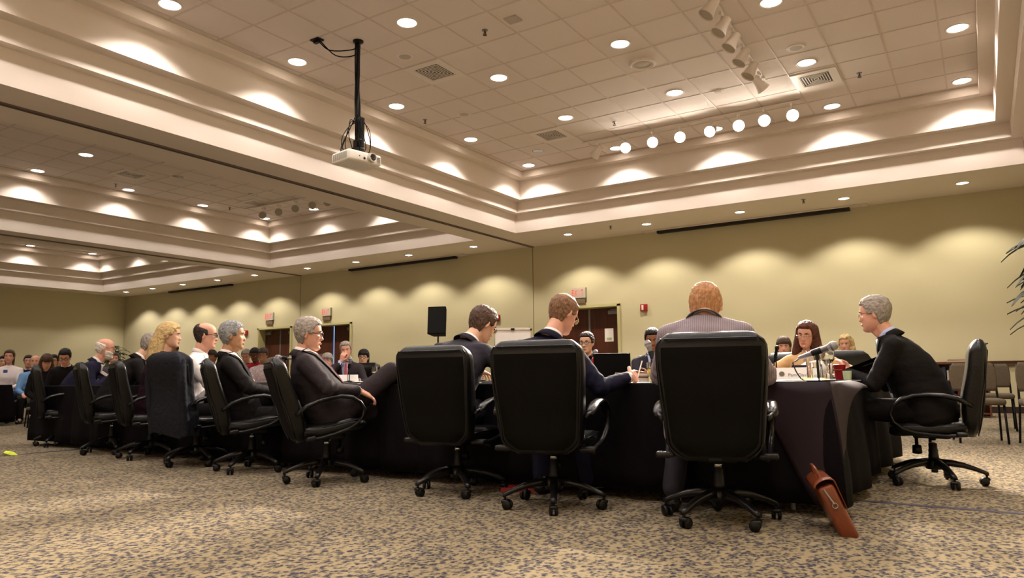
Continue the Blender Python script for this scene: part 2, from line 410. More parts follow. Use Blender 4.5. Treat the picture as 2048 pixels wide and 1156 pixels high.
for i, x in enumerate([-1.0, -4.5, -8.0, -11.5, -15.0, -18.5]):  # unseen wall washers, added to bounce extra light up to the ceiling
    downlight(x, -3.2, ZS, 'added unseen soffit downlight washing the wall behind the photographer', 'added soffit downlights behind the photographer', soffit=True)
# vents with angled slats
def vent(x, y, z, label, rot=0, sx=.70, sy=.7264):
    t = thing('ceiling_vent', label, 'air vent', (x, y, z), rot, 'square ceiling vents')
    a = MB()
    for s in (-1, 1):
        a.box((s * (sx / 2 - .065), 0, -.010), (.11, sy - .02, .016)); a.box((0, s * (sy / 2 - .065), -.010), (sx - .24, .11, .016))
    a.build('vent_frame', M['white'], t, smooth=False)
    b = MB(); b.box((0, 0, -.003), (sx - .24, sy - .24, .005)); b.build('vent_backing', M['base'], t, smooth=False)
    c = MB()
    for k in range(6):
        qx = (sx - .24) / 2 * (1 - k / 6) - .008; qy = (sy - .24) / 2 * (1 - k / 6) - .008
        for s in (-1, 1):
            c.box((s * qx, 0, -.010), (.014, 2 * qy, .006)); c.box((0, s * qy, -.010), (2 * qx, .014, .006))
    c.build('vent_louvre', M['white'], t, smooth=False)
vent(-6.85, 8.46, ZC, 'square louvred ceiling vent just right of the projector pole')
vent(-6.85, 12.10, ZC, 'square louvred ceiling vent near the inner corner of the near coffer')
vent(-1.95, 12.15, ZC, 'square louvred ceiling vent right of the two track rails')
vent(-12.96, 7.2, ZC, 'square louvred vent in the middle coffer, left one of two')
vent(-16.2, 12.4, ZC, 'square louvred vent in the middle coffer beside the dark track heads')
vent(-12.96 - 3.24, 8.95, ZC, 'square white-framed vent in the middle coffer near its left side')
vent(-25.9, 12.0, ZC, 'small dark vent in the far coffer')
# round speakers, flush detectors
def disc(name, x, y, z, r, h, label, cat, m, group=None, grill=True):
    t = thing(name, label, cat, (x, y, z), 0, group)
    a = MB(); a.lathe([(r * .98, .002), (r, -h * .5), (r * .93, -h), (r * .86, -h), (r * .84, -h * .7)], 32); a.build('rim', M['white'], t)
    b = MB(); b.lathe([(r * .85, -h * .6), (r * .5, -h * .8), (.001, -h * .85)], 32); b.build('grille', m, t)
M['grille'] = mat('speaker grille', rgb(196, 184, 168), .7, bump=.6, bscale=400)
disc('ceiling_speaker', -4.04, 9.98, ZC, .20, .05, 'large round white speaker bulging from the ceiling tile', 'speaker', M['grille'])
for x, y, l in ((-1.98, 10.78, 'flush round speaker in the ceiling right of the upper track rail'), (-6.87, 7.79, 'flush round speaker in the ceiling just right of the projector pole'), (-7.58, 10.2, 'flush round speaker in the ceiling above the inner coffer corner')):
    disc('ceiling_speaker', x, y, ZC, .13, .012, l, 'speaker', M['grille'], 'flush ceiling speakers')
disc('ceiling_speaker', -15.5, 10.6, ZC, .13, .012, 'flush round speaker in the middle coffer', 'speaker', M['grille'])
def sprinkler(x, y, z, label):
    t = thing('sprinkler', label, 'sprinkler', (x, y, z), 0, 'ceiling sprinklers')
    a = MB(); a.lathe([(.04, .002), (.042, -.006), (.012, -.01)], 16); a.build('escutcheon', M['metalgrey'], t)
    b = MB(); b.cyl((0, 0, -.05), .010, .05, 10); b.tube([(-.014, 0, -.03), (-.02, 0, -.05), (0, 0, -.07)], .004, 6); b.tube([(.014, 0, -.03), (.02, 0, -.05), (0, 0, -.07)], .004, 6); b.lathe([(.03, -.07), (.03, -.074), (.001, -.076)], 12); b.build('sprinkler_head', M['dullbrass'], t)
M['dullbrass'] = mat('dark brass', rgb(84, 70, 58), .4, metal=.7)
for x, y, z, l in ((-5.42, 7.78, ZC, 'ceiling sprinkler between the pole and the first upper downlights'), (-8.34, 10.02, ZC, 'ceiling sprinkler near the left edge of the near coffer'), (-5.51, 12.14, ZC, 'ceiling sprinkler in front of the bright track rail'),
                   (-1.34, 12.31, ZC, 'ceiling sprinkler right of the louvred vent at right'), (-7.03, 15.10, ZS, 'sprinkler in the soffit left of the dark screen slot'), (-2.79, 15.01, ZS, 'sprinkler in the soffit above the right end of the screen slot'),
                   (-21.87, 15.39, ZS, 'sprinkler in the far soffit over the far door'), (-17.2, 12.3, ZC, 'sprinkler in the middle coffer near the track heads'), (-17.3, 9.2, ZC, 'sprinkler in the middle coffer near the left lights')):
    sprinkler(x, y, z, l)
t = thing('exit_light_plate', 'small square translucent plate set in the ceiling near the bright track', 'ceiling plate', (-3.43, 11.76, ZC))
a = MB(); a.box((0, 0, -.01), (.16, .12, .018)); a.build('plate_frame', M['white'], t, smooth=False); a = MB(); a.box((0, 0, -.021), (.12, .08, .004)); a.build('plate_glass', M['grille'], t, smooth=False)
t = tag(MB().box((-4.93, 7.73, ZC - .012), (.19, .17, .02)).build('ceiling_plate', M['grille'], smooth=False), 'small beige square plate on the ceiling above the upper sprinkler', 'ceiling plate')
o = MB(); o.lathe([(.06, 0), (.06, -.03), (.05, -.045), (.001, -.06)], 20); o = o.build('dome_camera', M['white']); o.location = (XL + .35, 15.9, ZS - .0); tag(o, 'tiny white dome camera in the far corner under the soffit', 'camera')

# track rails with spot heads
def track_head(x, y, z, aim, label, group, lit, big=1.0):
    t = thing('track_light', label, 'spotlight', (x, y, z), 0, group)
    d = (Vector(aim) - Vector((x, y, z - .2))).normalized(); q = d.to_track_quat('Z', 'Y').to_matrix().to_4x4(); Mx = T(0, 0, -.20) @ q @ Matrix.Scale(1.2, 4)
    a = MB(); a.lathe([(.035, -.12), (.05, -.115), (.055, -.05), (.062, .0), (.085, .08), (.088, .085), (.082, .085), (.078, .06)], 20, Mx); a.build('lamp_housing', M['white'], t)
    b = MB(); b.lathe([(.001, .072), (.080, .072), (.079, .066), (.001, .066)], 20, Mx); b.build('lamp_lens', M['bulb'] if lit else M['offlens'], t)
    c = MB(); c.box((0, 0, -.03), (.035, .1, .05)); c.cyl((0, 0, -.14), .01, .1, 8); c.tube([(-.07, 0, -.2), (-.07, 0, -.14), (.07, 0, -.14), (.07, 0, -.2)], .007, 6); c.build('yoke', M['white'], t)
    if lit:
        s_ = spot('spot_beam', Vector((0, 0, -.2)) + d * .10, Vector((0, 0, -.2)) + d, TRACK_W * big, 28, .6, .07, (1, .86, .72), t)
    return t
def rail(x0, y0, x1, y1, label):
    o = MB(); L = math.hypot(x1 - x0, y1 - y0); a = math.atan2(y1 - y0, x1 - x0)
    o.box((0, 0, -.02), (L, .035, .03)); o.box((L / 2 - .05, 0, -.03), (.1, .05, .045)); o = o.build('track_rail', M['white'], smooth=False); o.location = ((x0 + x1) / 2, (y0 + y1) / 2, ZC - .01); o.rotation_euler = (0, 0, a)
    tag(o, label, 'light track')
rail(-6.55, 12.86, -2.35, 12.93, 'long white track rail on the ceiling carrying the bright lit spotlights')
aims = [(-3.6, 4.6, .8), (-2.6, 4.0, .8), (-1.6, 3.6, .5), (-4.6, 4.5, .8), (-.9, 3.0, .3), (-.3, 1.6, 0), (.2, 4.2, .8)]
for i, x in enumerate([-5.62, -5.06, -4.52, -3.92, -3.42, -2.97, -2.50]):
    track_head(x, 12.9, ZC - .064, aims[i], 'dazzling lit track spotlight, %s' % (['leftmost', 'second from left', 'third from left', 'the middle one', 'third from right', 'second from right', 'rightmost'][i] + ' of the seven on the back rail'), 'lit spotlights on the back rail', True, 1.5 if i in (1, 5) else 1)
track_head(-6.25, 12.88, ZC - .064, (-9, 14, 3.2), 'unlit white track spotlight at the left end of the bright rail', 'unlit spotlights', False)
rail(-2.50, 7.9, -2.64, 11.6, 'white track rail running towards the viewer with five pale spotlights')
for i, y in enumerate([8.45, 9.0, 9.52, 10.08, 10.62]):
    track_head(-2.52 - .02 * i, y, ZC - .064, (-3.4, y - .6, 3.6), 'unlit white track spotlight on the rail running towards the viewer, %s from its near end' % ORD[i], 'unlit spotlights on the near rail', False)
track_head(-2.62, 11.2, ZC - .064, (-1.6, 12.6, 3.6), 'unlit white track spotlight at the far end of the rail, turned the other way', 'unlit spotlights', False)
rail(-16.9, 12.6, -13.4, 12.75, 'white track rail at the far end of the middle coffer')
for i, x in enumerate([-16.25, -15.6, -14.95, -14.3, -13.75]):
    track_head(x, 12.68, ZC - .064, (x + 3, 9, 3.6), 'unlit round-faced track head in the middle coffer, %s from the left' % ORD[i], 'track heads of the middle coffer', False)

# black roller screen slots hanging at the soffit edge by the wall
for x0, x1, l in ((-6.35, -2.13, 'long black projection screen slot in the soffit, rightmost and longest'), (-16.6, -12.4, 'black projection screen slot in the soffit of the middle room section'), (-26.3, -22.5, 'black projection screen slot in the far soffit')):
    t = thing('projection_screen_housing', l, 'projection screen', ((x0 + x1) / 2, YW - .09, ZS - .004), 0, 'projection screen housings')
    a = MB(); a.box((0, 0, -.035), (x1 - x0, .14, .07)); a.build('screen_slot', M['screen_case'], t, smooth=False)
    b = MB(); b.box((0, -.04, -.006), (x1 - x0 + .7, .26, .012)); b.build('cover_plate', M['soffit'], t, smooth=False)

# projector on its ceiling pole
PJ = Vector((-7.08, 7.04, 0))
t = thing('ceiling_projector', 'white projector hanging from the ceiling on a black pole wrapped in cables', 'projector', (PJ.x, PJ.y, 0))
a = MB(); a.tube([(0, 0, ZC), (0, 0, 3.98)], .028, 14); a.lathe([(.075, ZC - .002), (.075, ZC - .02), (.03, ZC - .035)], 20); a.cyl((0, 0, 3.95), .05, .10, 14); a.box((0, 0, 3.89), (.16, .12, .10)); a.build('mount_pole', M['black'], t)
b = MB()
rnd = random.Random(3)
for k in range(4):
    ph = k * 1.6; b.tube([(.034 * math.cos(ph + z * 2.2 + .4 * math.sin(z * 5 + k)) + .012 * math.sin(z * 3 + k), .034 * math.sin(ph + z * 2.2), z) for z in np.linspace(ZC - .03, 4.12, 34)], .009, 6)
b.cable([(0, 0, ZC - .04), (-.1, .0, ZC - .10), (-.32, -.22, ZC - .14), (-.42, -.34, ZC - .03)], .008, 6)
b.cable([(0, .02, ZC - .04), (-.12, .05, ZC - .16), (-.28, -.15, ZC - .2), (-.40, -.32, ZC - .03)], .008, 6)
for k in range(9):
    a0 = rnd.uniform(0, 6.28); rr = rnd.uniform(.10, .26) if k else .36
    b.cable([(.03 * math.cos(a0), .03 * math.sin(a0), 4.3 + .15 * rnd.random()), (rr * .6 * math.cos(a0), rr * .6 * math.sin(a0), 4.24 + .1 * rnd.random()), (rr * math.cos(a0 + .3), rr * math.sin(a0 + .3), 4.08), (rr * 1.05 * math.cos(a0 + .5), rr * 1.05 * math.sin(a0 + .5), 3.93), (rr * .7 * math.cos(a0 + .6), rr * .7 * math.sin(a0 + .6), 3.84)], .0055, 6)
b.build('cable_bundle', M['black_m'], t)
c = MB(); c.rbox((.085, .0, 4.16), (.05, .08, .42), .01); c.ell((.10, -.04, 4.03), (.035, .035, .025)); c.build('receiver_box', M['black'], t)
pa = R(80)   # the lens looks to the viewer's right
Mp = T(0, 0, -.21) @ rotz(pa)
d = MB(); d.box((0, 0, 3.985), (.54, .42, .15), Mp, bev=.03); d.box((-.17, .0, 4.055), (.1, .2, .02), Mp, bev=.008)
pb = d.build('projector_body', mat('projector shell', rgb(232, 226, 214), .45), t)
e = MB()
for k in range(14): e.box((-.271, -.15 + k * .0235, 3.985), (.006, .008, .095), Mp)
e.build('side_grille', M['metalgrey'], pb, smooth=False)
e = MB()
for k in range(6): e.box((.215 + .0 * k, -.212, 3.95 + k * .014), (.06, .005, .005), Mp)
e.build('front_grille', M['metalgrey'], pb, smooth=False)
Ml = Mp @ T(.09, -.205, 3.99) @ Matrix.Rotation(R(90), 4, 'X')
g = MB(); g.lathe([(.066, -.02), (.066, .03), (.060, .06), (.050, .06), (.048, .045)], 28, Ml); g.build('lens_barrel', mat('lens ring', rgb(205, 198, 186), .4), pb)
g = MB(); g.lathe([(.05, .046), (.03, .056), (.001, .06)], 24, Ml); g.build('lens_glass', mat('dark lens glass', rgb(20, 18, 22), .05, coat=1), pb)
g = MB(); g.lathe([(.016, .0), (.016, .012), (.001, .014)], 16, Mp @ T(-.02, -.205, 3.965) @ Matrix.Rotation(R(90), 4, 'X')); g.lathe([(.008, .0), (.008, .01), (.001, .011)], 12, Mp @ T(-.10, -.205, 3.985) @ Matrix.Rotation(R(90), 4, 'X')); g.build('sensor_window', M['black'], pb)
o = MB(); o.box((0, 0, -.012), (.16, .11, .02)); o.box((0, 0, -.035), (.09, .05, .04)); o = o.build('ceiling_outlet', M['black'], smooth=False); o.location = (-7.52, 6.68, ZC); tag(o, 'black outlet plate on the ceiling where the projector cables plug in', 'outlet')
# ================================================================= FURNITURE
M['leather'] = mat('black leather', rgb(11, 10, 10), .3, bump=.12, bscale=90, spec=.35)
M['chairback'] = mat('black leather back panel', rgb(11, 9, 7), .75, bump=.08, bscale=120, spec=.12)
M['plastic'] = mat('black chair plastic', rgb(15, 13, 14), .3, spec=.4)
def rr_ring(w, t, r, z, yc, n=6, tilt=0.0):
    """rounded rectangle ring of width w (x) and thickness t (y)"""
    hx, hy = w / 2, t / 2; r = min(r, hx * .99, hy * .99); pts = []
    for q, (sx, sy) in enumerate(((1, 1), (-1, 1), (-1, -1), (1, -1))):
        for i in range(n + 1):
            a = PI / 2 * q + PI / 2 * i / n
            pts.append((sx * (hx - r) + r * math.cos(a), yc + sy * (hy - r) + r * math.sin(a), z))
    return pts
def office_chair_meshes():
    g = {}
    a = MB(); a.lathe([(.03, .10), (.055, .105), (.06, .13), (.055, .165), (.035, .18)], 20)
    for k in range(5):
        th = 2 * PI * k / 5 + .3; Mx = rotz(th)
        rings = []
        for x, z, w, h in ((.03, .145, .056, .05), (.10, .145, .05, .045), (.18, .132, .044, .038), (.25, .11, .04, .032), (.30, .09, .042, .028), (.325, .08, .036, .024)):
            rings.append([tuple(Mx @ Vector((x, yy * w / 2, z + zz * h / 2))) for yy, zz in ((-1, -.6), (-.7, 1), (0, 1.25), (.7, 1), (1, -.6), (0, -.9))])
        a.rings(rings)
    g['star_base'] = (a.mesh('star_base', M['plastic']), None)
    casters = []
    for k in range(5):
        th = 2 * PI * k / 5 + .3; c = MB(); ph = th + 1.1 + k * .7
        Mx = T(.312 * math.cos(th), .312 * math.sin(th), 0) @ rotz(ph)
        for s in (-1, 1):
            c.lathe([(.001, .011), (.024, .010), (.029, .004), (.029, -.004), (.024, -.010), (.001, -.011)], 18, Mx @ T(.016, s * .016, .0292) @ Matrix.Rotation(PI / 2, 4, 'X'))
        c.rbox((.006, 0, .048), (.05, .05, .022), .01, Mx); c.cyl((0, 0, .05), .008, .03, 8, Mx)
        casters.append(c.mesh('caster', M['black']))
    g['casters'] = casters
    a = MB(); a.lathe([(.026, .17), (.034, .175), (.034, .20), (.031, .205), (.031, .24), (.028, .245), (.028, .28), (.024, .285), (.024, .335)], 18)
    a.cyl((0, 0, .08), .022, .1, 14);  g['gas_column'] = (a.mesh('gas_column', M['black']), None)
    a = MB(); a.rbox((0, 0, .348), (.22, .24, .05), .015); a.rbox((0, -.16, .36), (.08, .22, .035), .012); g['tilt_mechanism'] = (a.mesh('tilt_mechanism', M['black']), None)
    a = MB(); a.cyl((0, 0, .285), .0245, .03, 14); g['piston'] = a.mesh('piston', M['chrome'])
    a = MB(); a.tube([(.10, -.02, .345), (.22, -.03, .34), (.27, -.03, .33)], [.006, .006, .012], 8); g['lever'] = a.mesh('height_lever', M['black'])
    a = MB(); a.lathe([(.012, .33), (.012, .27), (.03, .265), (.033, .21), (.02, .205)], 14, T(0, .10, 0)); g['knob'] = a.mesh('tension_knob', M['black'])
    # seat: padded with a waterfall front
    a = MB(); rings = []
    for i in range(13):
        y = -.235 + .49 * i / 12; e = abs(2 * i / 12 - 1)
        top = .455 - .012 * math.exp(-((y) / .15) ** 2) - .05 * max(0, (i - 8) / 4) ** 2
        w = .51 - .06 * e ** 4; th = (.10 - .05 * e ** 6)
        rings.append([(px, y, pz) for px, _, pz in [(q[0], 0, q[1]) for q in [(p[0], top - th / 2 + p[1]) for p in rr_ring(w, th, .045, 0, 0)]]])
    rings = [[(p[0] * .9, p[1] - .004, .41 + (p[2] - .41) * .6) for p in rings[0]]] + rings + [[(p[0] * .9, p[1] + .008, .38 + (p[2] - .39) * .5) for p in rings[-1]]]
    a.rings(rings); g['seat'] = (a.mesh('seat', M['leather']), None)
    a = MB(); a.tube([(sx * .235, sy, .425) for sx, sy in [(-1, -.2), (-1.06, 0), (-1.03, .2), (-.8, .25), (.8, .25), (1.03, .2), (1.06, 0), (1, -.2)]], .006, 6); g['seat_piping'] = a.mesh('piping', M['leather'])
    # backrest shell
    a = MB(); rings = []; N = 22
    for i in range(N + 1):
        v = i / N; z = .345 + .655 * v
        w = .47 + .095 * min(1, v / .75) ** .8
        t = .085 + .035 * math.sin(PI * min(1, v * 1.1)) + .02 * math.exp(-((v - .9) / .12) ** 2)
        yc = -.235 - .085 * v + .012 * math.exp(-((v - .35) / .2) ** 2)
        # rounding of the top and bottom outline
        if v > .88: k = (v - .88) / .12; w -= .10 * k ** 2.6; t *= 1 - .45 * k ** 2.2
        if v < .14: k = (.14 - v) / .14; w -= .16 * k ** 1.8; t *= 1 - .35 * k ** 2
        rings.append(rr_ring(w, t, .035, z, yc))
    last = rings[-1]; cx = sum(p[1] for p in last) / len(last)
    rings.append([(p[0] * .93, cx + (p[1] - cx) * .55, p[2] + .010) for p in last]); rings.append([(p[0] * .7, cx + (p[1] - cx) * .2, p[2] + .014) for p in last])
    a.rings(rings)
    g['backrest'] = (a.mesh('backrest', M['leather']), None)
    # darker flat rear panel, slightly proud of the shell
    a = MB(); R0 = []
    for i in range(N + 1):
        v = .04 + .86 * i / N; z = .345 + .655 * v
        w = (.47 + .095 * min(1, v / .75) ** .8) - .05
        if v < .16: w -= .14 * ((.16 - v) / .12) ** 1.8
        t = .085 + .035 * math.sin(PI * min(1, v * 1.1)) + .02 * math.exp(-((v - .9) / .12) ** 2)
        if v < .14: t *= 1 - .35 * ((.14 - v) / .14) ** 2
        if v > .88: t *= 1 - .45 * ((v - .88) / .12) ** 2.2
        yc = -.235 - .085 * v + .012 * math.exp(-((v - .35) / .2) ** 2)
        y = yc - t / 2 - .004
        R0.append([(-w / 2, y + .02, z), (-w / 2 + .01, y, z), (-w / 4, y - .003, z), (w / 4, y - .003, z), (w / 2 - .01, y, z), (w / 2, y + .02, z)])
    a.rings(R0, closed=False); g['rear_panel'] = a.mesh('rear_panel', M['chairback'])
    a = MB()
    for s in (-1, 1):
        pts = []
        for i in range(0, N + 1, 1):
            v = .02 + .95 * i / N; z = .345 + .655 * v; w = (.47 + .095 * min(1, v / .75) ** .8)
            if v > .88: w -= .10 * ((v - .88) / .12) ** 2.6
            if v < .14: w -= .16 * ((.14 - v) / .14) ** 1.8
            t = .085 + .035 * math.sin(PI * min(1, v * 1.1)); yc = -.235 - .085 * v
            pts.append((s * (w / 2 - .012), yc - t / 2 + .004, z))
        a.tube(pts, .005, 6)
    v = .965; a.tube([(x, -.235 - .085 * v - .052 + .0 * x, .345 + .655 * v) for x in np.linspace(-.23, .23, 9)], .005, 6)
    g['back_piping'] = a.mesh('piping', M['leather'])
    arms = []
    for s in (-1, 1):
        P = [(-.225, .575), (-.17, .608), (-.09, .628), (0, .636), (.09, .630), (.17, .603), (.225, .555), (.245, .50), (.225, .445), (.17, .40), (.10, .375), (0, .362), (-.10, .356), (-.18, .36)]
        # smooth the loop
        Q = []
        for i in range(len(P) - 1):
            for t_ in (0, .5):
                Q.append((P[i][0] * (1 - t_) + P[i + 1][0] * t_, P[i][1] * (1 - t_) + P[i + 1][1] * t_))
        Q.append(P[-1]); n = len(Q)
        a = MB(); rings = []
        for i, (y, z) in enumerate(Q):
            p0 = Q[max(i - 1, 0)]; p1 = Q[min(i + 1, n - 1)]; d = Vector((0, p1[0] - p0[0], p1[1] - p0[1])).normalized(); u = Vector((1, 0, 0)); w_ = d.cross(u)
            f = i / (n - 1); hw = .031 if f < .42 else (.031 - .013 * min(1, (f - .42) / .15)); ht = .017 if f < .42 else .013
            if i == 0: hw, ht = .018, .009
            xo = s * (.292 if f < .6 else .292 - .04 * (f - .6) / .4)
            rings.append([tuple(Vector((xo, y, z)) + u * hw * math.cos(2 * PI * k / 10) + w_ * ht * math.sin(2 * PI * k / 10)) for k in range(10)])
        a.rings(rings)
        a.rbox((s * .262, -.18, .37), (.10, .07, .03), .01)
        a.tube([(s * .292, -.21, .585), (s * .262, -.25, .56)], .014, 8)
        arms.append(a.mesh('armrest', M['plastic']))
    g['arms'] = arms
    return g
OC = office_chair_meshes()
def link(name, me, parent, M_=None):
    o = bpy.data.objects.new(name, me); COL.objects.link(o); o.parent = parent
    if M_ is not None: o.matrix_local = M_
    return o
def office_chair(x, y, yaw, label, baserot=0.0, recline=0.0, group='black leather office chairs around the table', s=1.0):
    t = thing('office_chair', label, 'chair', (x, y, 0), yaw, group); t.scale = (s, s, s)
    B = rotz(baserot)
    link('star_base', OC['star_base'][0], t, B)
    for c in OC['casters']: link('caster', c, t, B)
    link('gas_column', OC['gas_column'][0], t)
    link('piston', OC['piston'], t); m = link('tilt_mechanism', OC['tilt_mechanism'][0], t); link('height_lever', OC['lever'], m); link('tension_knob', OC['knob'], m)
    RC = T(0, -.1, .40) @ Matrix.Rotation(recline, 4, 'X') @ T(0, .1, -.40)
    q = link('seat', OC['seat'][0], t, RC); link('piping', OC['seat_piping'], q)
    q = link('backrest', OC['backrest'][0], t, RC); link('rear_panel', OC['rear_panel'], q); link('piping', OC['back_piping'], q)
    for c in OC['arms']: link('armrest', c, t, RC)
    return t
ROWG = 'black leather office chairs around the table'
# near row: x, y, yaw, base turn, recline, label
CH = {
 'C':  (-1.275, 4.04, R(15), .06, 0, 'black leather office chair nearest the viewer, behind the red-haired man in pinstripes'),
 'B':  (-2.28, 3.98, R(14), .9, R(2), 'black leather office chair under the balding man who is writing'),
 'A':  (-3.14, 4.14, R(8), .1, R(2), 'black leather office chair under the brown-haired man bent over the table'),
 'M5': (-4.36, 4.06, R(-32), 0.55, R(11), 'black leather office chair under the grey-haired man with crossed legs'),
 'M4': (-5.47, 4.22, R(-32), .3, R(8), 'black leather office chair under the man with silver hair and dark tie'),
 'M3': (-6.36, 4.28, R(-3), .8, 0, 'black leather office chair with a dark jacket draped over its back'),
 'M2': (-7.34, 4.40, R(-22), .2, R(3), 'black leather office chair under the long-haired blond woman'),
 'M1': (-8.22, 4.48, R(-22), 1.0, R(3), 'black leather office chair under the man hidden behind the blond woman'),
 'M0': (-9.74, 4.70, R(-24), .35, R(2), 'black leather office chair under the white-bearded man in navy'),
 'R':  (-.36, 6.08, R(93), .7, 0, 'black leather office chair at the table end, its back to the plant'),
}
for k, v in CH.items(): office_chair(v[0], v[1], v[2], v[5], v[3], v[4])
FARC = [(-7.75, 7.62, R(178), 'office chair across the table under the man with hand on chin'), (-6.45, 7.62, R(176), 'empty black office chair across the table beside the chin-resting man'),
        (-4.55, 7.55, R(184), 'office chair across the table under the person in red'), (-3.05, 7.66, R(200), 'office chair across the table under the man with folded arms'),
        (-1.10, 7.75, R(205), 'office chair across the table behind the woman in the tan jacket'), (-10.75, 6.0, R(-75), 'black office chair at the far end of the table, back to the audience'),
        (-1.95, 7.95, R(150), 'dark office chair across the table left of the woman in the tan jacket')]
for x, y, a, l in FARC: office_chair(x, y, a, l, .4)

# ---- tables and their cloths
M['cloth'] = mat('dark plum tablecloth', rgb(13, 9, 12), .8, bump=.1, bscale=60, spec=.12)
TZ = .735
def cloth_table(x0, x1, y0, y1, label, lab2, seed, folds=(1, 1, 1, 1)):
    """folding table with a cloth that hangs in pleats almost to the floor"""
    t = thing('folding_table', label, 'table', ((x0 + x1) / 2, (y0 + y1) / 2, 0), 0, 'tables pushed together')
    w, d = x1 - x0, y1 - y0
    a = MB(); a.box((0, 0, TZ - .022), (w - .02, d - .02, .03)); a.build('tabletop', M['rail'], t, smooth=False)
    for sx in (-1, 1):
        for sy in (-1, 1):
            l = MB(); l.tube([(sx * (w / 2 - .25), sy * (d / 2 - .12), .0), (sx * (w / 2 - .25), sy * (d / 2 - .12), TZ - .04)], .014, 8); l.build('leg', M['metalgrey'], t)
    rnd = random.Random(seed); r = .03
    # perimeter of the top
    per = []
    def edge(p, q, k):
        L = math.hypot(q[0] - p[0], q[1] - p[1]); n = max(4, int(L / .03))
        for i in range(n): per.append((p[0] + (q[0] - p[0]) * i / n, p[1] + (q[1] - p[1]) * i / n, k))
    hx, hy = w / 2, d / 2
    edge((-hx, -hy), (hx, -hy), 0); edge((hx, -hy), (hx, hy), 1); edge((hx, hy), (-hx, hy), 2); edge((-hx, hy), (-hx, -hy), 3)
    n = len(per); rings = []
    ph = [rnd.uniform(0, 6.28) for _ in range(6)]
    levels = [(0, 0), (.012, .004), (.03, .018), (.08, .07), (.18, .17), (.32, .31), (.46, .45), (.58, .57), (.69, .678)]
    for li, (dep, dz) in enumerate(levels):
        ring = []
        for i, (x, y, k) in enumerate(per):
            nx, ny = ((0, -1), (1, 0), (0, 1), (-1, 0))[k]
            s_ = i * .03
            cd = min(math.hypot(x - a_, y - b_) for a_ in (-hx, hx) for b_ in (-hy, hy))
            corner = math.exp(-(cd / .13) ** 2)
            f = folds[k]
            wave = (.5 + .5 * math.sin(s_ * 13 + ph[0] + 1.3 * math.sin(s_ * 2.1 + ph[1]))) * .045 + (.5 + .5 * math.sin(s_ * 31 + ph[2])) * .012
            out = (.006 + (wave + corner * .07) * min(1, dep / .5)) if dep > 0 else 0
            if corner > .01 and dep > 0:
                dx, dy = x, y; cxn = (hx if x > 0 else -hx, hy if y > 0 else -hy); vx, vy = (1 if x > 0 else -1), (1 if y > 0 else -1)
                ax = nx * (1 - corner) + vx * .7071 * corner; ay = ny * (1 - corner) + vy * .7071 * corner
            else: ax, ay = nx, ny
            ring.append((x + ax * out, y + ay * out, TZ + .004 - dz))
        rings.append(ring)
    c = MB(); c.rings(rings, cap=False)
    c.add([(x, y, TZ + .004) for x, y, k in per], [tuple(range(n))])
    o = c.build('tablecloth', M['cloth']); o.location = t.location; tag(o, lab2, 'tablecloth', 'dark tablecloths')
    md = o.modifiers.new('thickness', 'SOLIDIFY'); md.thickness = .002
    return o
cloth_table(-5.2, -.76, 4.46, 5.22, 'long table on the near side under the writing man', 'dark plum tablecloth hanging behind the three nearest chairs, with a draped end corner', 5)
cloth_table(-10.15, -5.2, 4.56, 5.32, 'long table on the near side under the white-bearded man', 'dark tablecloth on the far run of the near side, behind the seated row', 6)
cloth_table(-1.5, -.76, 5.22, 6.55, 'table at the end where the man in profile clasps his hands', 'dark tablecloth on the table end below the clasped hands', 7)
cloth_table(-6.0, -.76, 6.55, 7.25, 'table across the hollow in front of the woman in tan', 'dark tablecloth across the table below the woman in tan', 8)
cloth_table(-10.15, -6.0, 6.55, 7.25, 'table across the hollow in front of the chin-resting man', 'dark tablecloth across the table below the chin-resting man', 9)
cloth_table(-10.15, -9.4, 5.32, 6.55, 'table closing the far end of the hollow square', 'dark tablecloth at the far end beside the white-bearded man', 10)
cloth_table(-17.2, -15.15, 5.75, 6.35, 'small table standing apart at the edge of the frame', 'black tablecloth on the separate small table beside the audience', 11)

# triangular overhang: a second cloth thrown over the corner, its point falling to the floor
cc = MB(); rings = []
U = 40
for i in range(U + 1):
    u = i / U
    ring = []
    for j in range(11):
        v = j / 10
        # points along the near edge (u=0) sweep round the corner to the right edge (u=1)
        if u < .5: bx, by = -.76 - .62 * (1 - u * 2), 4.45
        else: bx, by = -.748, 4.45 + .75 * (u * 2 - 1)
        L = .05 + .66 * math.exp(-((u - .42) / .17) ** 2); ox, oy = (.02 + .20 * u) * (1 - .5 * v), (-.10 + .10 * u) * (1 - .3 * v)
        fold = .022 * math.sin(u * 17 + 1) * v
        ring.append((bx + ox * v + fold * .7, by + oy * v - fold, TZ + .009 - (L * v if v > 0 else 0)))
    rings.append(ring)
cc.rings(rings, closed=False)
M['cloth2'] = mat('satin plum cloth', rgb(36, 25, 31), .6, spec=.2)
o = cc.build('corner_cloth', M['cloth2']); md = o.modifiers.new('thickness', 'SOLIDIFY'); md.thickness = .003
tag(o, 'lighter plum cloth fold hanging in a point at the near table corner', 'tablecloth')

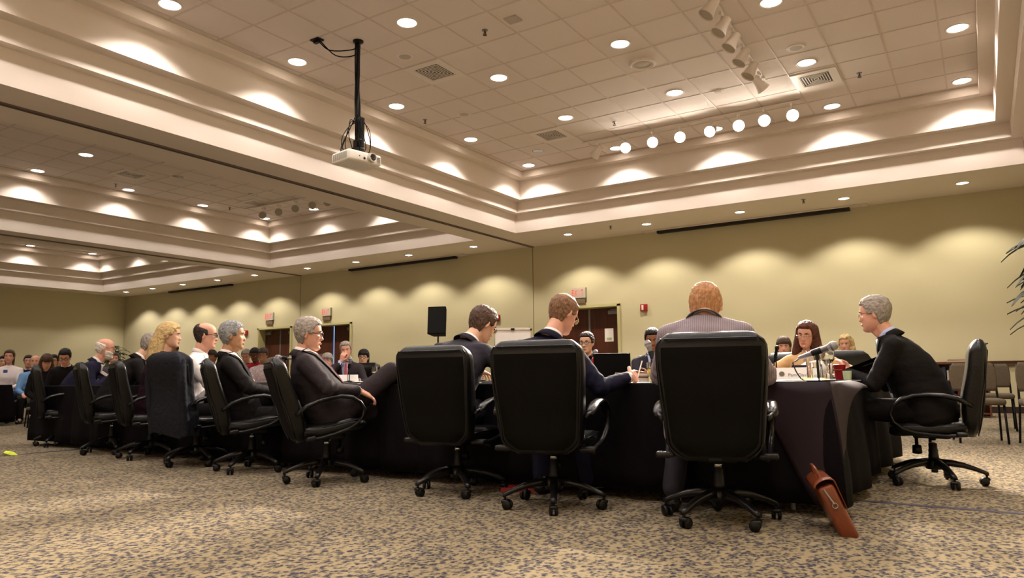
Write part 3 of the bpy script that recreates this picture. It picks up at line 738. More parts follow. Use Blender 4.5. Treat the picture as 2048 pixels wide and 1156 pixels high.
# ---- stacking chairs (right wall, audience)
M['uphol'] = mat('taupe chair fabric', rgb(96, 84, 66), .9, bump=.3, bscale=200, var=.15, vscale=60)
def stack_chair_parts():
    g = []
    a = MB(); a.rbox((0, 0, .45), (.47, .45, .07), .03); g.append(('seat', a.mesh('seat', M['uphol'])))
    a = MB(); rings = []
    for i in range(9):
        v = i / 8; w = .43 + .03 * math.sin(PI * v); t = .04 + .01 * math.sin(PI * v)
        if v > .8: w -= .05 * ((v - .8) / .2) ** 2
        rings.append(rr_ring(w, t, .018, .56 + .32 * v, -.225 - .05 * v))
    a.rings(rings); g.append(('backrest', a.mesh('backrest', M['uphol'])))
    for s in (-1, 1):
        a = MB(); a.tube([(s * .225, .20, 0), (s * .215, .17, .42), (s * .21, -.15, .42)], .012, 8); g.append(('leg', a.mesh('leg', M['black'])))
        a = MB(); a.tube([(s * .235, -.30, 0), (s * .22, -.20, .42), (s * .215, -.235, .62), (s * .21, -.27, .86)], .012, 8); g.append(('leg', a.mesh('leg', M['black'])))
    return g
SC_ = stack_chair_parts()
def stack_chair(x, y, yaw, label, group):
    t = thing('stacking_chair', label, 'chair', (x, y, 0), yaw, group)
    for n_, me in SC_: link(n_, me, t)
    return t
stack_chair(-.10, 9.75, R(188), 'taupe stacking chair, first of the row beyond the profile man', 'taupe chairs along the right')
stack_chair(.52, 9.55, R(186), 'taupe stacking chair with its legs in full view by the plant', 'taupe chairs along the right')
stack_chair(.05, 11.8, R(182), 'taupe stacking chair in the row behind, half hidden by the first', 'taupe chairs along the right')
stack_chair(.75, 11.7, R(182), 'taupe stacking chair in the row behind, beside the wall', 'taupe chairs along the right')
stack_chair(-12.6, 6.5, R(200), 'empty taupe stacking chair in front of the woman in white', 'empty audience chair')

# ---- bookcase with things on it
t = thing('bookcase', 'low open wooden bookcase against the green wall', 'bookcase', (-.36, 15.0, 0))
M['wood'] = mat('reddish brown wood', rgb(110, 62, 38), .45, var=.25, vscale=4, stretch=(1, 1, 8))
for s in (-1, 1): MB().box((s * .38, 0, .455), (.03, .42, .91)).build('side_panel', M['wood'], t, smooth=False)
MB().box((0, .2, .455), (.74, .02, .90)).build('back_panel', M['wood'], t, smooth=False)
MB().box((0, 0, .925), (.84, .46, .03)).build('top', M['wood'], t, smooth=False)
for z in (.06, .34, .62): MB().box((0, 0, z), (.73, .40, .022)).build('shelf', M['wood'], t, smooth=False)
cs = [rgb(160, 140, 110), rgb(90, 40, 30), rgb(40, 50, 70), rgb(180, 170, 150), rgb(60, 60, 55), rgb(120, 90, 50)]
bk = mat('book cover a', cs[0], .6), mat('book cover b', cs[1], .6), mat('book cover c', cs[2], .6), mat('book cover d', cs[3], .6), mat('book cover e', cs[4], .6)
cn = ['beige', 'dark red', 'navy', 'cream', 'grey']
x = -.70
for i in range(9):
    w = .03 + .012 * (i % 3); h = .17 + .03 * ((i * 7) % 3)
    b = MB(); b.box((0, 0, h / 2), (w, .20, h)); o = b.build('book', bk[i % 5], smooth=False); o.location = (x, 14.92, .631); tag(o, '%s upright book, %s on the upper shelf of the bookcase' % (cn[i % 5], ORD[i]), 'book', 'books on the bookcase shelf')
    x += w + .004 + (.06 if i == 4 else 0)
for i, (z, c) in enumerate(((.94, 3), (.965, 0))):
    b = MB(); b.box((0, 0, .012), (.30 - .03 * i, .22, .024)); o = b.build('binder', bk[c], smooth=False); o.location = (-.42, 15.0, z + .0005); tag(o, '%s flat binder lying on top of the bookcase' % ['cream', 'beige'][i], 'binder', 'binders on the bookcase')
for i in range(3):
    b = MB(); b.box((0, 0, .06), (.16, .2, .12), bev=.01); o = b.build('storage_box', [M['black'], bk[1], M['black']][i]); o.location = (-.56 + i * .2, 14.95, .352); tag(o, '%s box on the middle shelf of the bookcase, %s' % (['black', 'dark red', 'black'][i], ORD[i]), 'box', 'boxes in the bookcase')

# ---- plants
M['leaf'] = mat('dark green leaf', rgb(34, 46, 22), .5, var=.4, vscale=5)
M['pot'] = mat('dark pot', rgb(60, 44, 36), .5)
def plant(x, y, h, label, seed, nl=60, spread=.55, z0=.4):
    t = thing('potted_plant', label, 'plant', (x, y, 0)); rnd = random.Random(seed)
    a = MB(); a.lathe([(.001, .0), (.15, 0), (.20, .36), (.215, .38), (.19, .38), (.18, .34), (.001, .33)], 24); a.build('pot', M['pot'], t)
    st = MB(); lf = MB()
    for k in range(5):
        a0 = rnd.uniform(0, 6.28); r = rnd.uniform(.02, .12)
        st.tube([(0, 0, .33), (r * .5 * math.cos(a0), r * .5 * math.sin(a0), h * .5), (r * math.cos(a0), r * math.sin(a0), h * .92)], [.016, .012, .008], 7)
        for q in range(nl // 5):
            z = z0 + (h - z0) * rnd.random() ** .7; b0 = rnd.uniform(0, 6.28); L = spread * rnd.uniform(.55, 1); dr = rnd.uniform(-.1, .35)
            base = Vector((r * .8 * math.cos(a0), r * .8 * math.sin(a0), z)); d = Vector((math.cos(b0), math.sin(b0), .5)).normalized(); side = d.cross(Vector((0, 0, 1))).normalized()
            rows = []
            for i in range(7):
                u = i / 6; p = base + d * L * u - Vector((0, 0, 1)) * (L * (u ** 2) * (.55 + dr)); w = .06 * math.sin(PI * (u * .92 + .04)) * L / .5
                rows.append([tuple(p - side * w + Vector((0, 0, .012))), tuple(p), tuple(p + side * w + Vector((0, 0, .012)))])
            lf.rings(rows, closed=False)
    st.build('stem', M['rail'], t); lf.build('foliage', M['leaf'], t)
plant(.76, 10.6, 2.35, 'tall potted plant with drooping dark leaves by the taupe chairs', 4, 150, .62, 1.0)
plant(-28.6, 15.5, 2.1, 'small-looking potted palm in the far corner of the hall', 5, 60, .8, 1.0)

# ---- pa speaker on its stand, flip chart
t = thing('loudspeaker_stand', 'black tripod stand under the tilted loudspeaker', 'speaker stand', (-9.62, 12.0, 0))
MB().cyl((0, 0, .35), .018, 1.30, 12).build('pole', M['black'], t)
for k in range(3):
    a = 2 * PI * k / 3; MB().tube([(0, 0, .75), (.45 * math.cos(a), .45 * math.sin(a), .01)], .012, 8).build('leg', M['black'], t)
t = thing('loudspeaker', 'black loudspeaker box tilted forward on a stand by the green wall', 'loudspeaker', (-9.62, 12.0, 1.66), R(-158)); t.rotation_euler = (R(7), 0, R(205))
a = MB(); poly = [(-.19, .17), (.19, .17), (.13, -.17), (-.13, -.17)]; a.prism(poly, 0, .58); a.build('cabinet', M['black_m'], t, smooth=False)
a = MB(); a.box((0, .176, .29), (.35, .012, .55)); a.build('front_grille', mat('speaker cloth', rgb(12, 11, 11), .9, bump=.4, bscale=300), t, smooth=False)
a = MB(); a.tube([(.165, 0, .2), (.2, 0, .2), (.2, 0, .4), (.165, 0, .4)], .01, 6); a.build('handle', M['metalgrey'], t)
t = thing('flip_chart', 'white paper flip chart on an easel between two seated men', 'flip chart', (-7.75, 12.0, 0), R(-35 + 180) * 0 + R(33))
for s in (-1, 1): MB().tube([(s * .42, -.03, 0), (s * .33, 0, 1.75)], .012, 8).build('leg', M['metalgrey'], t)
MB().tube([(0, .55, 0), (0, .03, 1.6)], .012, 8).build('leg', M['metalgrey'], t)
MB().box((0, -.02, 1.24), (.70, .012, .96)).build('board', M['white'], t, smooth=False)
p = MB().box((0, -.033, 1.20), (.68, .008, .86)).build('paper_pad', M['paper'], t, smooth=False)
a = MB(); a.box((0, -.035, 1.71), (.70, .02, .04)); a.build('clamp_bar', M['white'], t, smooth=False)
a = MB(); a.box((0, -.05, 1.70), (.07, .03, .04)); [a.box((s * .36, -.04, 1.69), (.03, .03, .04)) for s in (-1, 1)]; a.build('clamp_knob', M['black'], t, smooth=False)

# ---- wall fittings
def exit_sign(x, z, label):
    t = thing('exit_sign', label, 'exit sign', (x, YW - .002, z), 0, 'red exit signs over the doors')
    MB().box((0, -.035, 0), (.40, .07, .26)).build('sign_case', M['metalgrey2'], t, smooth=False)
    o = letters('EXIT', .17, M['exitred'], t, (0, -.0725, -.085)); o.name = 'exit_lettering'
    MB().box((0, -.03, -.21), (.34, .05, .11)).build('battery_box', M['exitbox'], t, smooth=False)
M['metalgrey2'] = mat('sign grey', rgb(176, 172, 158), .5); M['exitbox'] = mat('taupe box', rgb(112, 92, 70), .6)
M['exitred'] = mat('lit red lettering', rgb(226, 80, 70), .5, emit=rgb(255, 70, 60)[:3], es=.45)
FONT = {'E': [(0, 0, .18, 1), (0, 0, .8, .18), (0, .41, .7, .59), (0, .82, .8, 1)], 'I': [(.3, 0, .5, 1)], 'T': [(.3, 0, .5, 1), (0, .82, .8, 1)], 'X': None}
def letters(txt, h, m, parent, loc, gap=.06):
    a = MB(); w = h * .40; x = -(len(txt) * (w + h * .12) - h * .12) / 2 - .02
    for ch in txt:
        if FONT[ch] is None:
            for s in (0, 1):
                x0, x1 = (x, x + w * .8) if s == 0 else (x + w * .8, x); tt = w * .12
                a.add([(x0 - tt, -.001, 0), (x0 + tt, -.001, 0), (x1 + tt, -.001, h), (x1 - tt, -.001, h)], [(0, 1, 2, 3)])
        else:
            for l, b_, r_, t_ in FONT[ch]: a.box((x + (l + r_) / 2 * w, 0, (b_ + t_) / 2 * h), ((r_ - l) * w, .003, (t_ - b_) * h))
        x += w + h * .12
    return a.build('lettering', m, parent, smooth=False, loc=loc)
exit_sign(-8.53, 2.86, 'red EXIT sign on the wall over the nearest brown doors')
exit_sign(-17.66, 2.90, 'red EXIT sign over the doors with the bright gap')
exit_sign(-20.45, 2.90, 'red EXIT sign over the farthest doors')
def alarm(x, z, label):
    t = thing('fire_alarm', label, 'fire alarm', (x, YW - .002, z), 0, 'red fire alarms on the wall')
    MB().box((0, -.03, 0), (.17, .06, .17), bev=.01).build('alarm_housing', M['red'], t)
    MB().box((-.02, -.068, 0), (.05, .02, .12), bev=.005).build('strobe_lens', M['white'], t)
alarm(-6.79, 2.38, 'red fire alarm strobe high on the wall, right of the nearest doors')
alarm(-11.05, 2.36, 'red fire alarm strobe on the wall over the flip chart')
alarm(-21.7, 2.40, 'small red fire alarm left of the farthest doors')
t = thing('wall_control', 'cream thermostat plate on the wall right of the nearest doors', 'thermostat', (-7.27, YW - .002, 1.27))
MB().box((0, -.012, 0), (.13, .024, .13)).build('plate', M['frame'], t, smooth=False); MB().box((0, -.028, .0), (.05, .01, .05)).build('dial', M['metalgrey'], t, smooth=False)

# tape on the floor
o = MB().box((0, 0, .0015), (2.6, .055, .002)).build('floor_tape', mat('grey floor tape', rgb(70, 66, 84), .5), smooth=False); o.location = (.55, 5.03, 0); o.rotation_euler = (0, 0, R(-2)); tag(o, 'strip of grey tape on the carpet running off beside the office chair', 'tape')
o = MB().box((0, 0, .0015), (2.6, .055, .002)).build('floor_tape', mat('navy floor tape', rgb(34, 30, 50), .5), smooth=False); o.location = (-9.0, 4.0, 0); o.rotation_euler = (0, 0, R(90)); tag(o, 'dark tape strip on the carpet below the white-bearded man', 'tape')
o = MB(); o.add([(-.10, 0, .004), (-.03, 0, .05), (.03, .05, .035), (.12, .06, .004), (.02, .02, .004), (-.02, -.03, .03)], [(0, 1, 5), (1, 2, 3, 4, 5), (0, 5, 4)]); o = o.build('tape_scrap', mat('fluorescent yellow tape', rgb(215, 235, 60), .5, emit=rgb(200, 230, 40)[:3], es=.0), smooth=False); o.location = (-9.02, 3.78, 0); tag(o, 'crumpled fluorescent yellow scrap on the dark floor tape', 'tape scrap')

# dark jacket hung over the back of the empty-looking chair
t = thing('draped_jacket', 'dark blue-grey jacket draped over the back of an office chair', 'jacket', (-6.36, 4.28, 0), R(-3))
M['jacket'] = mat('dark blue-grey jacket cloth', rgb(25, 26, 33), .85, bump=.5, bscale=22, spec=.2)
a = MB(); rings = []
for i in range(25):
    v = i / 24; z = .27 + .775 * v
    w = .585 - .02 * v; t_ = .17 + .02 * math.sin(9 * v); yc = -.235 - .085 * (z - .345) / .655
    if v > .9: k = (v - .9) / .1; w -= .12 * k ** 2; t_ *= 1 - .5 * k ** 2
    rings.append([(p[0] + .012 * math.sin(p[1] * 40 + v * 5), p[1] + .016 * math.sin(p[0] * 26 + v * 3) * (1 - v), p[2] - .05 * (1 - v) * math.sin(p[0] * 9 + 1)) for p in rr_ring(w, t_, .06, z, yc, 8)])
last = rings[-1]; rings.append([(p[0] * .75, -.32 + (p[1] + .32) * .3, p[2] + .012) for p in last])
a.rings(rings, cap=True); o = a.build('jacket_body', M['jacket'], t)
for s in (-1, 1):
    a = MB(); a.cable([(s * .25, -.33, .97), (s * .285, -.34, .80), (s * .28, -.32, .6), (s * .285, -.29, .40), (s * .28, -.28, .30)], [.038] * 21, 12); a.build('sleeve', M['jacket'], t)
# ================================================================= PEOPLE
from mathutils.bvhtree import BVHTree
def skin(name, col, ruddy=.2):
    return mat(name, col, .5, bump=.05, bscale=160, var=.12, vscale=18, sss=.06, spec=.4)
M['skin'] = skin('warm skin', rgb(214, 168, 138)); M['skin_r'] = skin('ruddy skin', rgb(214, 158, 134)); M['skin_a'] = skin('tan skin', rgb(184, 138, 104)); M['skin_d'] = skin('dark skin', rgb(96, 60, 42)); M['skin_b'] = skin('brown skin', rgb(150, 100, 70))
M['lips'] = mat('lips', rgb(186, 118, 102), .45); M['eyew'] = mat('eye white', rgb(215, 205, 195), .2); M['iris'] = mat('dark iris', rgb(40, 28, 20), .1)
M['brow_d'] = mat('dark brow', rgb(60, 44, 34), .8); M['brow_g'] = mat('grey brow', rgb(140, 128, 116), .8); M['brow_l'] = mat('fair brow', rgb(168, 128, 86), .8)
def hairm(name, col, k=.35): return mat(name, col, .55, bump=.9, bscale=60, var=k, vscale=50, stretch=(1.6, .6, .6), spec=.3)
M['h_grey'] = hairm('grey hair', rgb(158, 148, 138)); M['h_silver'] = hairm('silver hair', rgb(150, 150, 150), .45); M['h_white'] = hairm('white hair', rgb(225, 215, 200), .15); M['h_brown'] = hairm('brown hair', rgb(84, 62, 48)); M['h_dark'] = hairm('near black hair', rgb(26, 21, 19)); M['h_red'] = hairm('reddish fair hair', rgb(186, 134, 90)); M['h_blond'] = hairm('blond hair', rgb(206, 176, 122), .25); M['h_auburn'] = hairm('auburn hair', rgb(92, 52, 34)); M['h_thin'] = hairm('thinning light brown hair', rgb(136, 100, 72)); M['h_dkbr'] = hairm('dark brown hair', rgb(56, 42, 34)); M['h_curl'] = hairm('pale blond curls', rgb(214, 186, 128), .3)
def cloth(name, col, rough=.8, **k): return mat(name, col, rough, bump=.25, bscale=26, spec=k.pop('spec', .12), **k)
M['char'] = cloth('charcoal suit cloth', rgb(46, 40, 42)); M['blk'] = cloth('black suit cloth', rgb(22, 19, 19)); M['navy'] = cloth('navy suit cloth', rgb(27, 26, 44)); M['greys'] = cloth('dark grey suit cloth', rgb(44, 41, 48)); M['shirt'] = cloth('white shirt cloth', rgb(226, 218, 214), .7); M['bshirt'] = cloth('pale blue shirt cloth', rgb(170, 180, 214), .7); M['plum'] = cloth('plum jersey', rgb(38, 16, 26)); M['tan'] = cloth('tan jacket cloth', rgb(198, 160, 112)); M['redt'] = cloth('red knit', rgb(150, 34, 40)); M['teal'] = cloth('teal knit', rgb(24, 96, 88)); M['wht'] = cloth('white jersey', rgb(232, 222, 220)); M['blue'] = cloth('blue shirt cloth', rgb(110, 150, 196)); M['jean'] = cloth('blue denim', rgb(60, 76, 104)); M['gcard'] = cloth('grey cardigan', rgb(110, 112, 116)); M['pink'] = cloth('pale patterned blouse', rgb(190, 170, 170), var=.4, vscale=40)
M['tie_r'] = cloth('red striped tie', rgb(150, 40, 52), .5, var=.5, vscale=60); M['tie_d'] = cloth('dark tie', rgb(50, 50, 70), .5); M['tie_g'] = cloth('pale green tie', rgb(150, 190, 170), .5); M['tie_p'] = cloth('coral tie', rgb(206, 84, 84), .5)
M['shoe'] = mat('brown shoe leather', rgb(70, 40, 28), .35); M['shoeb'] = mat('black shoe leather', rgb(20, 18, 18), .3)
def pinstripe():
    m = cloth('grey pinstripe suit cloth', rgb(128, 116, 124)); nt = m.node_tree; b = nt.nodes['Principled BSDF']
    tc = nt.nodes.new('ShaderNodeTexCoord'); w = nt.nodes.new('ShaderNodeTexWave'); w.wave_type = 'BANDS'; w.bands_direction = 'X'; w.inputs['Scale'].default_value = 30; w.inputs['Distortion'].default_value = .3
    r = nt.nodes.new('ShaderNodeValToRGB'); r.color_ramp.elements[0].position = .8; r.color_ramp.elements[0].color = rgb(126, 114, 122); r.color_ramp.elements[1].position = .97; r.color_ramp.elements[1].color = rgb(156, 145, 148)
    nt.links.new(tc.outputs['Object'], w.inputs[0]); nt.links.new(w.outputs['Fac'], r.inputs[0]); nt.links.new(r.outputs[0], b.inputs['Base Color']); return m
M['pin'] = pinstripe()

HEAD = np.array([[-.126, .006, .058, .044], [-.120, .026, .074, .010], [-.108, .040, .083, -.015], [-.088, .052, .084, -.040], [-.062, .060, .084, -.062], [-.036, .066, .085, -.080], [-.010, .071, .085, -.094], [.016, .0745, .087, -.102],
                 [.042, .0755, .089, -.105], [.066, .072, .084, -.102], [.086, .063, .072, -.090], [.103, .047, .050, -.068], [.114, .028, .022, -.042], [.119, .004, -.008, -.014]])
def head_grid(jaw=1.0, nose=1.0, female=False, nz=52, na=56):
    zs = -.126 + .245 * (1 - np.cos(np.linspace(0, PI, nz))) / 2
    W = np.interp(zs, HEAD[:, 0], HEAD[:, 1]); YF_ = np.interp(zs, HEAD[:, 0], HEAD[:, 2]); YB = np.interp(zs, HEAD[:, 0], HEAD[:, 3])
    for arr in (W, YF_, YB):
        for _ in range(2): arr[1:-1] = (arr[:-2] + 2 * arr[1:-1] + arr[2:]) / 4
    W = W * (1 + (jaw - 1) * np.clip(-zs / .08, 0, 1))
    a = np.linspace(0, 2 * PI, na, endpoint=False); P = np.zeros((nz, na, 3))
    for i in range(nz):
        cy = (YF_[i] + YB[i]) / 2 * .75 + .0 ; x = W[i] * np.sign(np.sin(a)) * np.abs(np.sin(a)) ** .93
        c = np.cos(a); y = np.where(c > 0, cy + (YF_[i] - cy) * np.abs(c) ** .85, cy - (cy - YB[i]) * np.abs(c) ** .95)
        P[i, :, 0] = x; P[i, :, 1] = y; P[i, :, 2] = zs[i]
    x, y, z = P[..., 0], P[..., 1], P[..., 2]; fr = np.clip((y - .02) / .04, 0, 1)
    G = lambda u, s: np.exp(-(u / s) ** 2)
    t = np.clip((.014 - z) / .052, 0, 1); h = (.003 + .024 * t ** 1.2) * nose; h = np.where(z < -.040, h * np.exp(-((z + .040) / .006) ** 2), h); h = np.where(z > .014, h * np.exp(-((z - .014) / .012) ** 2), h)
    d = h * G(x, .008 + .007 * t)
    d += -.010 * G(np.abs(x) - .031, .015) * G(z - .003, .011) + .005 * G(np.abs(x) - .026, .022) * G(z - .024, .007)
    d += .0055 * G(x, .021) * G(z + .064, .006) + .005 * G(x, .018) * G(z + .074, .005) - .004 * G(x, .024) * G(z + .0695, .0025) - .004 * G(x, .02) * G(z + .086, .006) + .006 * G(x, .018) * G(z + .104, .011)
    d += .004 * G(np.abs(x) - .045, .018) * G(z + .026, .016)
    P[..., 1] = y + d * fr
    return P
def grid_faces(nz, na):
    f = []
    for i in range(nz - 1):
        for j in range(na): f.append((i * na + j, i * na + (j + 1) % na, (i + 1) * na + (j + 1) % na, (i + 1) * na + j))
    f.append(tuple(range(na))[::-1]); f.append(tuple((nz - 1) * na + j for j in range(na))); return f
def sm(x): x = np.clip(x, 0, 1); return x * x * (3 - 2 * x)
def hair_mask(x, y, z, style):
    ax = np.abs(x)
    back = sm((-y - .005) / .03)               # behind the ears
    line_side = .028; line_front = {'short': .068, 'recede': .088, 'bald': .2, 'fringe': .038, 'balding': .2}.get(style, .068)
    front = sm((y - .035) / .03)
    line = line_side * (1 - front) + line_front * front
    line = line * (1 - back) + (-.075) * back
    side = sm((ax - .055) / .01) * (1 - back) * sm((y + .02) / .01) * (1 - sm((y - .03) / .012))
    line = line - .03 * side
    m = sm((z - line) / .010 + .5)
    if style == 'bald': m = m * sm((.060 - z - .25 * np.clip(y, -.1, .1)) / .035) * sm((.030 - y) / .03)
    if style == 'balding': m = m * np.maximum(sm((.072 - z - .35 * np.clip(y, -.1, .1)) / .03) * sm((.038 - y) / .03), sm((-y - .045) / .03) * .9)
    if style == 'recede': m = m * (1 - sm((z - .07) / .03) * sm((y - .005) / .04) * .85)
    return m

def noise3(v, s, o=0.0): return noise.noise(Vector((v[0] * s + o, v[1] * s, v[2] * s)))
def remeshed(mb, name, m, vox, smooth_it=6, disp=None, fac=.5):
    me = mb.mesh('tmp', m); o = bpy.data.objects.new('tmp', me); COL.objects.link(o)
    r = o.modifiers.new('r', 'REMESH'); r.mode = 'VOXEL'; r.voxel_size = vox; r.use_smooth_shade = True
    if smooth_it:
        s = o.modifiers.new('s', 'SMOOTH'); s.factor = fac; s.iterations = smooth_it
    dg = bpy.context.evaluated_depsgraph_get(); dg.update()
    out = bpy.data.meshes.new_from_object(o.evaluated_get(dg)); out.name = name
    bpy.data.objects.remove(o); bpy.data.meshes.remove(me)
    out.materials.clear(); out.materials.append(m)
    if disp:
        n = len(out.vertices); co = np.zeros(n * 3); no = np.zeros(n * 3)
        out.vertices.foreach_get('co', co); out.vertices.foreach_get('normal', no); co = co.reshape(-1, 3); no = no.reshape(-1, 3)
        d = np.array([disp(c) for c in co])[:, None]; co = co + no * d
        out.vertices.foreach_set('co', co.ravel()); out.update()
    out.polygons.foreach_set('use_smooth', [True] * len(out.polygons))
    return out

def ik(a, b, l1, l2, pole):
    a, b, pole = Vector(a), Vector(b), Vector(pole); d = b - a; L = d.length
    if L > (l1 + l2) * .995: b = a + d.normalized() * (l1 + l2) * .995; d = b - a; L = d.length
    x = (l1 * l1 - l2 * l2 + L * L) / (2 * L); h = math.sqrt(max(l1 * l1 - x * x, 0)); n = d.normalized(); p = (pole - n * pole.dot(n)).normalized()
    return a + n * x + p * h, b

def hand(mb, w, fwd, td, pn, curl=(.35, .4, .45, .5), k=1.0, fr=.0085, thumb=.5):
    """palm, four separate fingers and a thumb. fwd: along the hand, td: towards the thumb, pn: the way the palm faces"""
    fwd = Vector(fwd).normalized(); pn = Vector(pn); pn = (pn - fwd * pn.dot(fwd)).normalized(); td_ = fwd.cross(pn); td_ = td_ if td_.dot(Vector(td)) > 0 else -td_
    w = Vector(w)
    for q in (.031, .011, -.010, -.029):
        mb.caps(w + td_ * q * .55 * k + fwd * .008 * k, w + (fwd * .084 + td_ * q) * k, .0155 * k, .0125 * k, 8, 3)
    mb.caps(w + td_ * .012 * k + fwd * .03 * k, w + (fwd * .05 - td_ * .012) * k, .017 * k, .017 * k, 8, 3)
    for i, (q, L, sp) in enumerate(((.033, .074, .10), (.011, .082, .02), (-.011, .076, -.05), (-.030, .060, -.14))):
        p = w + (fwd * .086 + td_ * q) * k; ang = curl[i] * .6; dirv = (fwd + td_ * sp).normalized()
        for sgm, fl in ((.45, 1), (.31, .93), (.24, .85)):
            d = dirv * math.cos(ang) + pn * math.sin(ang); e = p + d * L * sgm * k
            mb.caps(p, e, fr * fl * k, fr * fl * .93 * k, 8, 3); p = e; ang += curl[i] * 1.15
    p0 = w + (fwd * .022 + td_ * .026) * k; p1 = p0 + (fwd * .55 + td_ * .75 + pn * .25 * thumb).normalized() * .042 * k; p2 = p1 + (fwd * .85 + td_ * (.45 - .4 * thumb) + pn * .35 * thumb).normalized() * .032 * k; p3 = p2 + (fwd * .92 + td_ * (.2 - .4 * thumb) + pn * .35 * thumb).normalized() * .026 * k
    mb.caps(p0, p1, .0145 * k, .012 * k, 8, 3); mb.caps(p1, p2, .0115 * k, .0105 * k, 8, 3); mb.caps(p2, p3, .0105 * k, .009 * k, 8, 3)

SPINE = [(-.14, .130, .100), (-.08, .180, .130), (.0, .182, .135), (.10, .168, .128), (.20, .168, .124), (.32, .186, .128), (.41, .190, .115), (.465, .168, .098), (.51, .112, .074), (.55, .068, .062), (.575, .058, .058)]
def person(x, y, yaw, label, skinm='skin', hair='h_grey', style='short', brow='brow_g', top='char', legs=None, lean=0.0, side=0.0, curve=.04, hip=.50, hipy=-.06, girth=1.0, sc_=1.0,
           head=(0, 0, 0), hoff=(0, 0, 0), rw=None, lw=None, rh=None, lh=None, shirt=None, tie=None, glasses=None, knees=None, feet=None, lod=1, jaw=1.0, female=False, longhair=None, beard=False, sleeve=True,
           group=None, cuffs=None, mouth=True, shoe='shoeb', scarf=None, rpole=None, lpole=None, open_front=.11, vox=None, lift=0.0, nohands=False, elbows=None):
    root = thing('person', label, 'person', (x, y, lift), yaw, group); root.scale = (sc_, sc_, sc_)
    vb = vox or (.0052 if lod == 1 else .008 if lod == 2 else .011); vj = .011 if lod == 1 else .014 if lod == 2 else .018
    Mt = T(0, hipy, hip) @ Matrix.Rotation(side, 4, 'Y') @ Matrix.Rotation(-lean, 4, 'X')   # torso frame
    def bend(s): return curve * max(0, s) ** 2 * 4 - curve * .55 * max(0, s) * 1.2
    def tp(px, py, s): return Mt @ Vector((px, py + bend(s), s))
    wsc = .93 if female else 1.0
    def torso(mb, k, s0=-.14, s1=.58, sk=1.0, belly=0.0):
        rg = []
        for s, rx, ry in SPINE:
            if s < s0 or s > s1: continue
            gx = 1 + (girth - 1) * math.exp(-((s - .12) / .22) ** 2)
            rx_, ry_ = rx * k * wsc * (1 + (girth - 1) * .6 * math.exp(-((s - .12) / .25) ** 2)), ry * k * gx
            fw = (girth - 1) * .10 * math.exp(-((s - .14) / .16) ** 2) + (.022 * math.exp(-((s - .33) / .06) ** 2) if female else 0)
            rg.append([tuple(tp(rx_ * math.sin(2 * PI * q / 28), (ry_ + (fw if math.cos(2 * PI * q / 28) > 0 else 0)) * math.cos(2 * PI * q / 28), s)) for q in range(28)])
        mb.rings(rg)
    shw = .178 * wsc
    S = {1: tp(shw, .0, .445), -1: tp(-shw, .0, .445)}
    # wrists in person space
    W_ = {1: Vector(rw) if rw else Vector((.24, .16, hip + .16)), -1: Vector(lw) if lw else Vector((-.24, .16, hip + .16))}
    E = {}
    for s in (1, -1):
        pole = (rpole if s == 1 else lpole) or (s * .55, -.5, -.7)
        E[s], W_[s] = ik(S[s], W_[s], .285, .262, pole)
    # head frame
    C7 = tp(0, -.012, .56); hy_, hp_, hr_ = head
    Rh = Matrix.Rotation(hy_, 4, 'Z') @ Matrix.Rotation(-hp_, 4, 'X') @ Matrix.Rotation(hr_, 4, 'Y')
    Mn = Matrix.Translation(C7 + Vector(hoff)) @ Rh @ T(0, .038, .150)
    def hm(v): return Mn @ Vector(v)
    # ---------------- body: head, neck, arms, hands and legs as one skin
    b = MB(); nz, na = (52, 56) if lod < 3 else (30, 32)
    P = head_grid(jaw, 1.0, female, nz, na); b.add([tuple(p) for p in P.reshape(-1, 3)], grid_faces(nz, na), Mn)
    for s in (1, -1):   # ears
        Me = Mn @ T(s * .073, -.012, -.008) @ Matrix.Rotation(s * R(-18), 4, 'Z') @ Matrix.Rotation(R(-8), 4, 'X')
        b.ell((0, 0, 0), (.009, .018, .031), Me, 12, 8); b.tube([Me @ Vector((s * .006, .012 * math.cos(a_) * 1.2 - .003, .027 * math.sin(a_) + .003)) for a_ in np.linspace(-1.2, 3.9, 9)], .0055, 6)
    nk = .052 if not female else .045
    b.caps(tp(0, -.005, .50), hm((0, -.022, -.060)), nk * 1.18, nk, 16); b.caps(tp(0, .0, .48), hm((0, .030, -.088)), nk * .9, nk * .55, 14)
    for s in (1, -1): b.caps(tp(0, -.015, .53), S[s] + Vector((0, 0, .0)), .045, .045, 12)
    torso(b, .84, -.14, .51)
    for s in (1, -1):
        b.caps(S[s], E[s], .046, .037, 12); d = (W_[s] - E[s]).normalized(); b.caps(E[s], W_[s], .036, .025, 12)
        hd = (rh if s == 1 else lh) or dict(fwd=(-s * .25, .9, -.2), td=(-s, 0, .3), pn=(0, 0, -1))
        if not nohands: hand(b, W_[s] + d * .004, hd['fwd'], hd['td'], hd['pn'], hd.get('curl', (.35, .4, .45, .5)), hd.get('k', 1.0), hd.get('fr', .0085 if lod == 1 else .0095), hd.get('thumb', .5))
    HJ = {s: Mt @ Vector((s * .095, 0, -.02)) for s in (1, -1)}
    kn = knees or {}; ft = feet or {}
    K = {}; A = {}
    for s in (1, -1):
        K[s] = Vector(kn.get(s, (s * .14, hipy + .44, hip - .0))); A[s] = Vector(ft.get(s, (s * .13, hipy + .46, .09)))
        b.caps(HJ[s], K[s], .062, .045, 12); b.caps(K[s], A[s], .044, .03, 12); b.caps(A[s], A[s] + Vector((0, .10, -.05)), .03, .025, 10)
    body = bpy.data.objects.new('body', remeshed(b, 'body', M[skinm], vb, 2 if lod == 1 else 1, fac=.4)); COL.objects.link(body); body.parent = root
    # ---------------- trousers, shoes
    lm = M[legs] if legs else M[top]
    b = MB()
